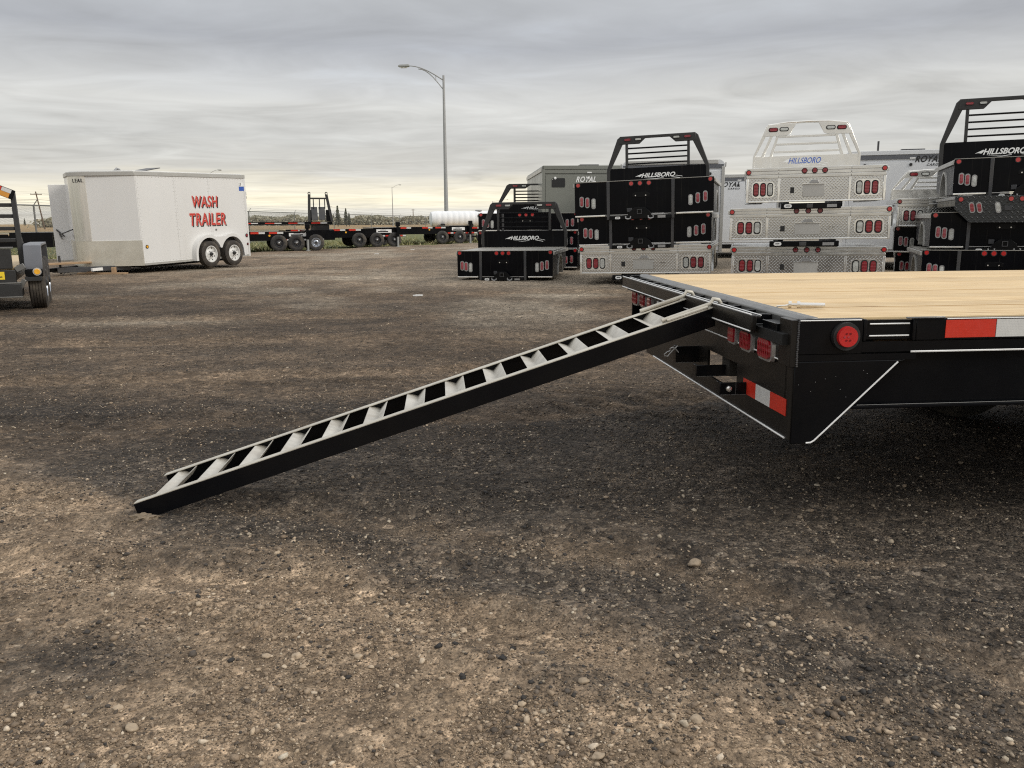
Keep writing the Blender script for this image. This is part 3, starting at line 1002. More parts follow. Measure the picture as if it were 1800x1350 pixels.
# ------------------------------------------------------------------ verge grass, far wood
def make_grass():
    n = 26000
    t = rng.random(n)
    seg = np.array([(-24, 23.4), (-17, 31), (-11.5, 37), (-4.8, 47), (4, 60), (14, 73)])
    L = np.concatenate([[0], np.cumsum(np.hypot(*np.diff(seg, axis=0).T))])
    s = t * L[-1]
    x = np.interp(s, L, seg[:, 0])
    y = np.interp(s, L, seg[:, 1])
    off = rng.gamma(1.6, 2.6, n) + 0.1
    x = x - off * 0.80 + rng.normal(0, 0.3, n)
    y = y + off * 0.60 + rng.normal(0, 0.3, n)
    ld = lot_distance(x, y)
    cl = fbm(x * 0.55, y * 0.55, 77, 3)
    ok = (ld < -0.2) & (rng.random(n) < np.clip((cl - 0.25) * 2.2, 0.1, 1))
    x, y, cl = x[ok], y[ok], cl[ok]
    k = len(x)
    h = (0.06 + 0.20 * rng.random(k)) * (0.4 + cl)
    a = rng.random(k) * 6.283
    w = 0.018 + 0.022 * rng.random(k)
    z = np.full(k, -0.05)
    lean = rng.normal(0, 0.12, (k, 2))
    co = np.zeros((k, 3, 3))
    co[:, 0] = np.stack([x - w * np.cos(a), y - w * np.sin(a), z], 1)
    co[:, 1] = np.stack([x + w * np.cos(a), y + w * np.sin(a), z], 1)
    co[:, 2] = np.stack([x + lean[:, 0], y + lean[:, 1], z + h], 1)
    me = bpy.data.meshes.new('grass')
    me.from_pydata(co.reshape(-1, 3).tolist(), [], np.arange(k * 3).reshape(-1, 3).tolist())
    m = stone_material('dry_green_grass', [(0.0, (0.15, 0.165, 0.06)), (0.5, (0.25, 0.24, 0.10)), (0.8, (0.36, 0.31, 0.16)), (1.0, (0.46, 0.40, 0.24))])
    me.materials.append(m)
    o = bpy.data.objects.new('grass', me)
    COL.objects.link(o)
    tag(o, 'rough dry grass verge along the far edge of the gravel lot', None, None, 'stuff')


make_grass()


def make_wood():
    """far bush belt: trunks' worth of leaf-sized faces heaped along a line, uneven top, gaps"""
    n = 70000
    u = rng.random(n)
    x = -175 + u * 260
    hcrown = 1.2 + 3.7 * fbm(x * 0.085, x * 0.0 + 3.3, 91, 4) + 1.8 * (fbm(x * 0.45, x * 0 + 8.1, 92, 2) - 0.5)
    z = hcrown * rng.random(n) ** 0.9
    y = 350 + 0.25 * (x + 60) + rng.normal(0, 4.0, n)
    den = fbm(x * 0.6, z * 0.9, 93, 3)
    ok = rng.random(n) < np.clip((den - 0.12) * 3.5, 0.2, 1)
    x, y, z = x[ok], y[ok], z[ok]
    k = len(x)
    s = 0.25 + 0.42 * rng.random(k)
    co = np.zeros((k, 4, 3))
    d1 = rng.normal(0, 1, (k, 3))
    d1 /= np.linalg.norm(d1, axis=1)[:, None]
    d2 = rng.normal(0, 1, (k, 3))
    d2 -= d1 * (d1 * d2).sum(1)[:, None]
    d2 /= np.linalg.norm(d2, axis=1)[:, None]
    P = np.stack([x, y, z], 1)
    co[:, 0] = P - d1 * s[:, None]
    co[:, 1] = P - d2 * s[:, None] * 0.7
    co[:, 2] = P + d1 * s[:, None]
    co[:, 3] = P + d2 * s[:, None] * 0.7
    me = bpy.data.meshes.new('far_wood')
    me.from_pydata(co.reshape(-1, 3).tolist(), [], np.arange(k * 4).reshape(-1, 4).tolist())
    me.materials.append(stone_material('hazed_autumn_leaves', [(0.0, (0.26, 0.255, 0.185)), (0.5, (0.35, 0.33, 0.24)), (0.8, (0.42, 0.385, 0.28)), (1.0, (0.50, 0.46, 0.35))]))  # pale autumn leaves, lightened further to paint in distance haze
    o = bpy.data.objects.new('far_wood', me)
    COL.objects.link(o)
    tag(o, 'low belt of pale autumn bush beyond the fence', None, None, 'stuff')


make_wood()

bark = mat('spruce_bark', (0.07, 0.05, 0.035), 0.9, 0, 0.2, 3)
needle_m = stone_material('hazed_spruce_needles', [(0.0, (0.065, 0.072, 0.05)), (0.6, (0.10, 0.105, 0.07)), (1.0, (0.16, 0.155, 0.10))])  # needles lightened so distance haze is painted into their colour


def spruce(x, y, h, label, seed):
    r_ = random.Random(seed)
    t = thing('spruce_tree', label, 'tree', (x, y, 0), 0, 'spruces on the far skyline')
    MB().tube([(0, 0, -0.1), (0.02, 0, h * 0.5), (0, 0, h)], h * 0.022, 6, h * 0.004).build('trunk', bark, t)
    mb = MB()
    n = 420
    for i in range(n):
        f = r_.random() ** 0.8
        z = h * (0.10 + 0.90 * f)
        rad = h * 0.20 * (1 - f) ** 0.85 * (0.45 + 0.75 * r_.random()) + 0.03
        a = r_.random() * 6.283
        c, s = math.cos(a), math.sin(a)
        w = h * 0.035 * (0.6 + r_.random())
        p0 = (c * rad * 0.15, s * rad * 0.15, z + 0.02 * h)
        p1 = (c * rad - s * w, s * rad + c * w, z - 0.03 * h)
        p2 = (c * rad * 1.15, s * rad * 1.15, z - 0.05 * h * r_.random())
        p3 = (c * rad + s * w, s * rad - c * w, z - 0.03 * h)
        mb.add([p0, p1, p2, p3], [(0, 1, 2), (0, 2, 3)])
    mb.build('crown', needle_m, t, smooth=0)


spruce(-50.4, 250, 5.9, 'tallest spruce standing above the bush belt by the far street lamp', 1)
spruce(-48.2, 251, 5.2, 'middle spruce of the three above the bush belt', 2)
spruce(-47.1, 250, 3.9, 'shortest spruce of the three above the bush belt', 3)
spruce(-340, 600, 5.2, 'lone dark spruce on the skyline nearest the left utility pole', 4)
spruce(-331, 606, 4.0, 'small spruce at the left of the close pair by the open trailer door', 5)
spruce(-327, 604, 5.0, 'spruce at the right of the close pair by the open trailer door', 6)


# ------------------------------------------------------------------ fence, lamps, poles
def make_fence():
    fx = lambda d: -17.3 + 0.06 * (d - 31)
    posts = [22, 26.6, 31.2, 35.8, 40.4, 46.0, 52.5, 61.4, 72.0, 86, 101, 120, 140, 165]
    t = thing('chain_link_fence', 'galvanised chain link fence with barbed wire running away behind the trailers', 'fence', (fx(22), 22, 0))
    ox, oy = fx(22), 22
    H = 1.92
    me0 = None
    for d in posts:
        MB().tube([(0, 0, 0), (0, 0, H)], 0.032, 8).build('post', mt['fence'], t).location = (fx(d) - ox, d - oy, 0)
    MB().tube([(fx(d) - ox, d - oy, H) for d in posts], 0.026, 6).build('top_rail', mt['fence'], t)
    barb = MB()
    for d in posts:
        barb.bar((fx(d) - ox, d - oy, H), (fx(d) - ox + 0.16, d - oy, H + 0.20), 0.03, 0.02)
    barb.build('barb_arm', mt['fence'], t)
    for k in range(2):
        q = (k + 1) / 2
        pts = []
        for a, b_ in zip(posts[:-1], posts[1:]):
            for i in range(6):
                d = a + (b_ - a) * i / 6
                pts.append((fx(d) - ox + 0.16 * q, d - oy, H + 0.20 * q - 0.02 * math.sin(math.pi * i / 6)))
        MB().tube(pts, 0.004, 4).build('barbed_wire', mt['fence'], t)
    for a, b_ in zip(posts[:-1], posts[1:]):
        w = MB()
        L = b_ - a
        st = 0.065 if a < 60 else 0.13
        for sgn in (1, -1):
            k = -H
            while k < L:
                s0, s1 = k, k + H
                z0, z1 = (0.05, H - 0.02) if sgn > 0 else (H - 0.02, 0.05)
                c0, c1 = max(0, s0), min(L, s1)
                if c1 > c0:
                    f0, f1 = (c0 - s0) / H, (c1 - s0) / H
                    A = (fx(a + c0) - ox, a + c0 - oy, z0 + (z1 - z0) * f0)
                    B = (fx(a + c1) - ox, a + c1 - oy, z0 + (z1 - z0) * f1)
                    w.bar(A, B, 0.0034, 0.0034)
                k += st
        w.build('wire_mesh', mt['fence'], t, smooth=0)


make_fence()


def street_lamp(loc, h, arm, side, label, r=0.11, truss=True, rz=0.0):
    t = thing('street_lamp', label, 'street lamp', loc, rz, 'street lamps')
    MB().tube([(0, 0, 0), (0, 0, h * 0.5), (0, 0, h)], r, 12, r * 0.45).build('pole', mt['lamp'], t)
    MB().box(-r * 1.8, r * 1.8, -r * 1.8, r * 1.8, 0, 0.05).build('base_plate', mt['lamp'], t)
    a = []
    for i in range(11):
        q = i / 10
        a.append((side * arm * q, 0, h - 0.32 + 0.95 * math.sin(q * math.pi / 2)))
    am = MB().tube(a, 0.045, 8, 0.032)
    if truss:
        lo = []
        for i in range(8):
            q = 0.72 * i / 7
            lo.append((side * arm * q, 0, h - 0.95 + 1.38 * math.sin(q / 0.72 * math.pi / 2)))
        am.tube(lo, 0.035, 8)
        for q in (0.22, 0.44, 0.62):
            z1 = h - 0.32 + 0.95 * math.sin(q * math.pi / 2)
            z0 = h - 0.95 + 1.38 * math.sin(q / 0.72 * math.pi / 2)
            am.tube([(side * arm * q, 0, z0), (side * arm * q, 0, z1)], 0.026, 6)
    am.build('arm', mt['lamp'], t)
    zt = h + 0.63
    x = side * arm
    MB().prism([(x - side * 0.05, zt + 0.09), (x + side * 0.60, zt + 0.07), (x + side * 0.72, zt - 0.02), (x + side * 0.62, zt - 0.08), (x - side * 0.05, zt - 0.06)], 'y', -0.15, 0.15).build('lamp_head', mt['galv'], t, bevel=0.02)
    MB().prism([(x + side * 0.08, zt - 0.07), (x + side * 0.60, zt - 0.085), (x + side * 0.52, zt - 0.14), (x + side * 0.14, zt - 0.13)], 'y', -0.11, 0.11).build('lens', mt['clear'], t)
    return t


street_lamp((-4.50, 60, 0), 10.95, 2.35, -1, 'tall grey street lamp with trussed arm standing behind the white tank', 0.16)
street_lamp((-34.2, 249, 0), 11.0, 2.0, 1, 'far thin street lamp beside the three spruces', 0.16, False, R(0))
street_lamp((-58.3, 167, 0), 10.6, 2.0, 1, 'far street lamp whose arm shows just above the wash trailer roof', 0.14, False)
street_lamp((-8.9, 418, 0), 10.7, 7.0, 1, 'farthest street lamp peeping over the tank near the black bed', 0.2, False)


def utility_pole(loc, h, label, rz=0.3, lean=0.0, r=0.16):
    t = thing('utility_pole', label, 'utility pole', loc, rz, 'utility poles')
    MB().tube([(lean * 0, 0, 0), (lean, 0, h)], r, 8, r * 0.7).build('pole', mt['pole_wood'], t)
    MB().box(-1.3 + lean, 1.3 + lean, -0.2, -0.06, h - 0.75, h - 0.6).build('crossarm', mt['pole_wood'], t)
    for k in (-1.15, -0.4, 0.4, 1.15):
        MB().tube([(k + lean, -0.13, h - 0.6), (k + lean, -0.13, h - 0.42)], 0.05, 6).build('insulator', mt['galv'], t)


utility_pole((-111.5, 205, 0), 8.8, 'brown utility pole rising behind the fence at far left', 0.9, -1.2, 0.19)
utility_pole((-86.4, 410, 0), 9.0, 'far utility pole left of the three spruces', 0.3, 0, 0.26)
utility_pole((-64.8, 570, 0), 9.4, 'farthest utility pole left of the white tank', 0.3, 0, 0.32)
for j, (za, label) in enumerate([(8.35, 'upper overhead power line sagging across the far skyline'), (6.9, 'lower overhead power line sagging across the far skyline')]):
    pts = []
    ends = [(-190, 120), (-111.8, 205), (-86.4, 410), (-64.8, 570), (-40, 740)]
    for (ax, ay), (bx, by) in zip(ends[:-1], ends[1:]):
        for i in range(12):
            q = i / 12
            pts.append((ax + (bx - ax) * q, ay + (by - ay) * q, za - 1.1 * 4 * q * (1 - q)))
    o = MB().tube(pts, 0.028, 4).build('power_line', mt['galv'])
    tag(o, label, 'power line', 'overhead power lines')


# ------------------------------------------------------------------ lamps on vehicles
def lamp_y(name, parent, outline, y, depth, lens, bez='bezel', grow=1.28, bdepth=0.012):
    """lens standing proud of a face that looks along -y, with its bezel as sub-part"""
    o = MB().prism(outline, 'y', y, y - depth, 0.86).build(name, mt[lens], parent, smooth=50)
    n = len(outline)
    cx = sum(p[0] for p in outline) / n
    cz = sum(p[1] for p in outline) / n
    w = max(p[0] for p in outline) - min(p[0] for p in outline)
    g = (grow - 1) * w
    hh = max(p[1] for p in outline) - min(p[1] for p in outline)
    big = [(cx + (p[0] - cx) * (1 + g / w), cz + (p[1] - cz) * (1 + g / hh)) for p in outline]
    MB().prism(big, 'y', y + 0.001, y - bdepth, 0.97).build('bezel', mt[bez], o, smooth=50)
    return o


LOGO_EXTRA = None


def logo(parent, cx, cz, w, h, y, material, outline=None):
    x0, x1, z0, z1 = cx - w * 0.36, cx + w * 0.36, cz - h * 0.30, cz + h * 0.45
    sw = [[(cx - w * 0.50, z0 + h * 0.18), (cx - w * 0.36, z0 + h * 0.62), (cx - w * 0.33, z0 + h * 0.52), (cx - w * 0.39, z0 + h * 0.16), (cx - w * 0.44, z0 + h * 0.24)],
          [(cx - w * 0.30, z0 - h * 0.10), (cx - w * 0.05, z0 - h * 0.22), (cx + w * 0.12, z0 - h * 0.08), (cx + w * 0.12, z0 - h * 0.13), (cx - w * 0.05, z0 - h * 0.30)],
          [(cx + w * 0.26, z0 - h * 0.06), (cx + w * 0.47, z0 - h * 0.36), (cx + w * 0.46, z0 - h * 0.24), (cx + w * 0.32, z0 - h * 0.06)],
          [(cx + w * 0.34, z0 + h * 0.16), (cx + w * 0.52, z0 - h * 0.10), (cx + w * 0.50, z0 + h * 0.00), (cx + w * 0.37, z0 + h * 0.18)]]
    if outline:
        lettering('lettering_outline', 'HILLSBORO', x0, x1, z0, z1, y + 0.0015, outline, parent, 0.35, 0.035, sw, ref=0.010, depth=0.0015)
        lettering('lettering', 'HILLSBORO', x0, x1, z0, z1, y, material, parent, 0.35, 0.010)
    else:
        lettering('lettering', 'HILLSBORO', x0, x1, z0, z1, y, material, parent, 0.35, 0.03, sw)


# ------------------------------------------------------------------ truck beds
def side_outline(L, H, yc, r, y0=0.0):
    """bed side seen across: arch cut for the wheel"""
    p = [(y0, 0.0), (y0, H), (L, H), (L, 0.10), (yc + r, 0.0)]
    for i in range(1, 12):
        a = math.pi * i / 12
        p.append((yc + r * math.cos(a), r * 1.05 * math.sin(a)))
    p.append((yc - r, 0.0))
    return p


def rack_black(t, w, L, H, hr=1.08, wr=None):
    wr = wr or w * 0.94
    hw = wr / 2
    y0, y1 = L - 0.09, L - 0.02
    tw = wr * 0.37

    def post(s):
        q = 0.075
        return [(s * hw, H), (s * hw, H + hr * 0.34), (s * tw * 1.06, H + hr * 0.95), (s * tw * 0.98, H + hr), (s * (tw * 0.98 - q * 0.9), H + hr * 0.90), (s * (tw - q), H + hr * 0.86), (s * (hw - q), H + hr * 0.32), (s * (hw - q), H)]
    for s in (-1, 1):
        MB().prism(post(s), 'y', y0, y1).build('rack_post', mt['rack'], t, bevel=0.012)
    zt, zb, nz = H + hr, H + hr * 0.84, H + hr * 0.945
    k = wr * 0.14
    hd = [(-tw * 0.99, zt), (tw * 0.99, zt), (tw * 1.02, zb), (k * 1.25, zb), (k * 0.85, nz), (-k * 0.85, nz), (-k * 1.25, zb), (-tw * 1.02, zb)]
    MB().prism(hd, 'y', y0 - 0.006, y1 + 0.004).build('header_plate', mt['rack'], t, bevel=0.01)
    for s in (-1, 1):
        MB().box(s * wr * 0.30 - 0.028, s * wr * 0.30 + 0.028, y0, y1, H + hr * 0.36, zb).build('inner_post', mt['rack'], t, bevel=0.008)
    for i in range(4):
        z = H + hr * (0.44 + 0.105 * i)
        MB().box(-wr * 0.30, wr * 0.30, y0 + 0.005, y1 - 0.01, z - 0.016, z + 0.016).build('louver', mt['black_bed'], t, bevel=0.005)
    MB().box(-hw + 0.07, hw - 0.07, y0 + 0.01, y1 - 0.01, H, H + hr * 0.36).build('rack_panel', mt['black_bed'], t, bevel=0.005)
    logo(t, 0.02, H + hr * 0.19, wr * 0.46, hr * 0.12, y0 + 0.006, mt['white'])
    zc_ = (zt + zb) / 2 + 0.008
    for s in (-1, 1):
        lamp_y('tail_light', t, stadium(s * wr * 0.29, zc_, 0.15, 0.05), y0 - 0.006, 0.026, 'red', 'rack', 1.12)
        lamp_y('reverse_light', t, stadium(s * wr * 0.185, zc_, 0.14, 0.045), y0 - 0.006, 0.026, 'clear', 'grommet', 1.12)


def rack_alum(t, w, L, H, hr=0.95, wr=None, letters=True):
    wr = wr or w * 0.86
    hw = wr / 2
    tw = wr * 0.385
    y0, y1 = L - 0.08, L - 0.02
    pz = H + hr * 0.36
    for s in (-1, 1):
        q = 0.045
        MB().prism([(s * hw, H), (s * hw, pz), (s * tw, H + hr * 0.93), (s * (tw - 0.06), H + hr * 0.97), (s * (tw - q - 0.03), H + hr * 0.90), (s * (hw - q), pz), (s * (hw - q), H)], 'y', y0, y1).build('rack_post', mt['alum_rack'], t, bevel=0.006)
        for a, b_ in ((0.41, 0.32), (0.33, 0.265)):
            MB().bar((s * wr * a, (y0 + y1) / 2, pz - 0.01), (s * wr * b_, (y0 + y1) / 2, H + hr * 0.80), 0.05, 0.045, (0, 1, 0)).build('inner_post', mt['alum_rack'], t, bevel=0.005)
        MB().prism([(s * tw * 1.06, H + hr * 0.74), (s * tw * 0.99, H + hr * 0.90), (s * tw * 0.90, H + hr * 0.965), (s * wr * 0.10, H + hr * 0.985), (s * wr * 0.155, H + hr * 0.78), (s * wr * 0.19, H + hr * 0.75)], 'y', y0 - 0.012, y1 - 0.03).build('corner_plate', mt['alum_rack'], t, bevel=0.006)
        lamp_y('tail_light', t, stadium(s * wr * 0.315, H + hr * 0.865, 0.16, 0.062), y0 - 0.012, 0.026, 'red', 'grommet', 1.14)
        lamp_y('reverse_light', t, stadium(s * wr * 0.215, H + hr * 0.87, 0.155, 0.058), y0 - 0.012, 0.026, 'clear', 'grommet', 1.14)
    MB().tube([(-tw * 0.95, y0 + 0.02, H + hr * 0.95), (-tw * 0.5, y0 + 0.02, H + hr * 0.99), (0, y0 + 0.02, H + hr), (tw * 0.5, y0 + 0.02, H + hr * 0.99), (tw * 0.95, y0 + 0.02, H + hr * 0.95)], 0.026, 8).build('top_tube', mt['alum_rack'], t)
    for i in range(3):
        z = pz + hr * (0.08 + 0.145 * i)
        f = 0.30 - 0.02 * i
        MB().box(-wr * f, wr * f, y0 + 0.005, y1 - 0.01, z - 0.02, z + 0.02).build('louver', mt['alum_rack'], t, bevel=0.005)
    MB().box(-hw + 0.04, hw - 0.04, y0 + 0.01, y1 - 0.01, H, pz).build('rack_panel', mt['alum_rack'], t, bevel=0.004)
    MB().box(-hw + 0.42 * 0.8, -hw + 0.42 * 0.8 + 0.012, y0 + 0.004, y0 + 0.009, H, pz).build('panel_seam', mt['alum_white'], t)
    if letters:
        logo(t, -0.02, H + hr * 0.25, wr * 0.42, hr * 0.15, y0 + 0.006, mt['blue'], mt['white'])


def bed_common(t, w, L, H, sill, archmat, sidemat, deckmat='deck', arch_r=0.40, rails=True):
    MB().box(-w / 2 + 0.01, w / 2 - 0.01, 0.012, L, H - 0.09, H - 0.008).build('deck', mt[deckmat], t, bevel=0.004)
    yc = L * 0.50
    r = min(arch_r, (H - 0.12) * 0.92)
    for s in (-1, 1):
        xo = s * w / 2
        MB().prism(side_outline(L * 0.97, H - 0.10, yc, r, 0.03), 'x', xo - s * 0.05, xo - s * 0.018).build('side_panel', mt[sidemat], t)
        arc = []
        for i in range(15):
            a = math.pi * i / 14
            arc.append((yc + (r + 0.028) * math.cos(a), (r + 0.028) * 1.04 * math.sin(a)))
        for i in range(14, -1, -1):
            a = math.pi * i / 14
            arc.append((yc + (r - 0.008) * math.cos(a), (r - 0.008) * 1.04 * math.sin(a)))
        MB().prism(arc, 'x', xo - s * 0.30, xo + s * 0.012).build('wheel_arch', mt[archmat], t, smooth=50)
        MB().box(min(xo, xo + s * 0.03), max(xo, xo + s * 0.03), 0.03, L, H - 0.10, H - 0.03).build('side_rail', mt[archmat if archmat != 'deck' else 'charcoal'], t, bevel=0.004)
    for s in (-1, 1):
        MB().box(s * 0.43 - 0.04, s * 0.43 + 0.04, 0.18, L - 0.02, sill, H - 0.09).build('frame_rail', mt['dark'], t)
    for k in range(3):
        y = L * (0.2 + 0.3 * k)
        MB().box(-w * 0.42, w * 0.42, y - 0.03, y + 0.03, H - 0.19, H - 0.09).build('cross_member', mt['dark'], t)


def sticker_oval(t, x, z, y, w=0.10, h=0.045):
    o = MB().prism(stadium(x, z, w, h, 12), 'y', y, y - 0.003).build('oval_sticker', mt['white'], t)
    MB().box(x - w * 0.26, x + w * 0.26, y - 0.005, y - 0.003, z - h * 0.10, z + h * 0.14).build('printed_mark', mt['black_print'], o)


def black_bed(label, loc, rz, w, H, L=2.6, rack=0.0, sill=-0.0, tilt=0.0, tiny=False, hitch=True, hz=0.0, wr=None, group='truck beds stacked in the yard', drop=0.085, pitchx=0.0):
    t = thing('truck_bed', label, 'truck bed', loc, rz, group, pitchx, tilt)
    bed_common(t, w, L, H, sill, 'roofline', 'charcoal')
    px0, px1 = -0.25 * w, 0.215 * w
    hw = w / 2
    for a, b_ in ((-hw, px0 - 0.025), (px0 - 0.021, px1 - 0.021), (px1 - 0.017, hw)):
        MB().box(a + 0.002, b_ - 0.002, 0.0, 0.02, 0.02, H - 0.014).build('rear_panel', mt['black_bed'], t, bevel=0.004)
    MB().box(-hw, hw, -0.008, 0.03, H - 0.012, H).build('deck_edge', mt['deck'], t, bevel=0.003)
    MB().box(-hw + 0.03, hw - 0.03, 0.0215, 0.06, 0.04, H - 0.03).build('backing_plate', mt['dark'], t)
    for x in (px0, px1):
        MB().box(x - 0.028, x + 0.028, -0.035, -0.001, -drop, H - 0.02).build('stake_post', mt['charcoal'], t, bevel=0.005)
    for a, b_ in ((-hw + 0.01, px0 - 0.06), (px1 + 0.06, hw - 0.01)):
        MB().box(a, b_, -0.025, 0.03, -0.012, 0.016).build('step_strip', mt['alum_white'], t, bevel=0.004)
    MB().box(px0 + 0.03, px1 - 0.03, -0.012, 0.02, 0.0, 0.014).build('lower_lip', mt['bezel'], t)
    for fx_, fz in ((-hw + 0.028 * w, 0.915 * H), (hw - 0.026 * w, 0.925 * H)):
        lamp_y('marker_light', t, circle(fx_, fz, 0.040), 0.0, 0.014, 'red_bright', 'grommet', 1.2)
    for fx_ in (-0.083, -0.020, 0.044):
        lamp_y('marker_light', t, circle(fx_ * w, 0.90 * H, 0.042), 0.0, 0.014, 'red_bright', 'grommet', 1.22)
    for fx_, fz, kind in ((0.053, 0.43, 'red'), (0.095, 0.40, 'red'), (0.141, 0.365, 'clear'), (0.838, 0.365, 'clear'), (0.888, 0.41, 'red'), (0.940, 0.45, 'red')):
        lamp_y('tail_light' if kind == 'red' else 'reverse_light', t, stadium(-hw + fx_ * w, fz * H, 0.062, 0.185), 0.0, 0.014, kind, 'bezel', 1.36)
    for fx_ in (-0.052, 0.021):
        MB().lathe([(0.012, 0), (0.012, -0.012)], (fx_ * w, 0, 0.55 * H), 'y', 8).build('bolt', mt['zinc'], t)
    MB().prism([(-0.075 * w, 0.50 * H), (-0.075 * w, 0.60 * H), (-0.055 * w, 0.65 * H), (0.03 * w, 0.65 * H), (0.05 * w, 0.60 * H), (0.05 * w, 0.50 * H)], 'y', 0.0, -0.006).build('plate_mount', mt['black'], t, bevel=0.003)
    if hitch:
        b = MB()
        b.box(px0 + 0.03, px1 - 0.03, -0.10, -0.036, -drop, -0.015)
        b.build('hitch_bar', mt['black'], t, bevel=0.006)
        MB().prism([(-0.12 * w, -drop + 0.01), (0.08 * w, -drop + 0.01), (0.055 * w, 0.06), (0.02 * w, 0.16 * H + 0.03), (-0.055 * w, 0.16 * H + 0.03), (-0.09 * w, 0.06)], 'y', -0.102, -0.125).build('hitch_plate', mt['black'], t, bevel=0.004)
        b = MB()
        cx, cz, q = -0.018 * w, 0.055, 0.045
        b.box(cx - q, cx + q, -0.15, -0.1255, cz + q - 0.012, cz + q).box(cx - q, cx + q, -0.15, -0.1255, cz - q, cz - q + 0.012)
        b.box(cx - q, cx - q + 0.012, -0.15, -0.1255, cz - q + 0.012, cz + q - 0.012).box(cx + q - 0.012, cx + q, -0.15, -0.1255, cz - q + 0.012, cz + q - 0.012)
        b.build('receiver_tube', mt['charcoal'], t)
        MB().box(-0.115 * w, -0.078 * w, -0.022, -0.001, 0.05, 0.13).build('plug_socket', mt['charcoal'], t, bevel=0.006)
        for s in (-0.10, 0.062):
            MB().tube([(s * w - 0.05, -0.130, -drop + 0.06), (s * w - 0.045, -0.135, -drop + 0.02), (s * w, -0.14, -drop + 0.005), (s * w + 0.045, -0.135, -drop + 0.02), (s * w + 0.05, -0.130, -drop + 0.06)], 0.014, 8).build('tow_hook', mt['bezel'], t)
        MB().box(0.11 * w, 0.165 * w, -0.103, -0.1005, -drop + 0.012, -0.025).build('warning_decal', mt['bezel'], t)
        sticker_oval(t, -0.178 * w, -drop * 0.58, -0.1005)
    if rack:
        rack_black(t, w, L, H, rack, wr)
    return t


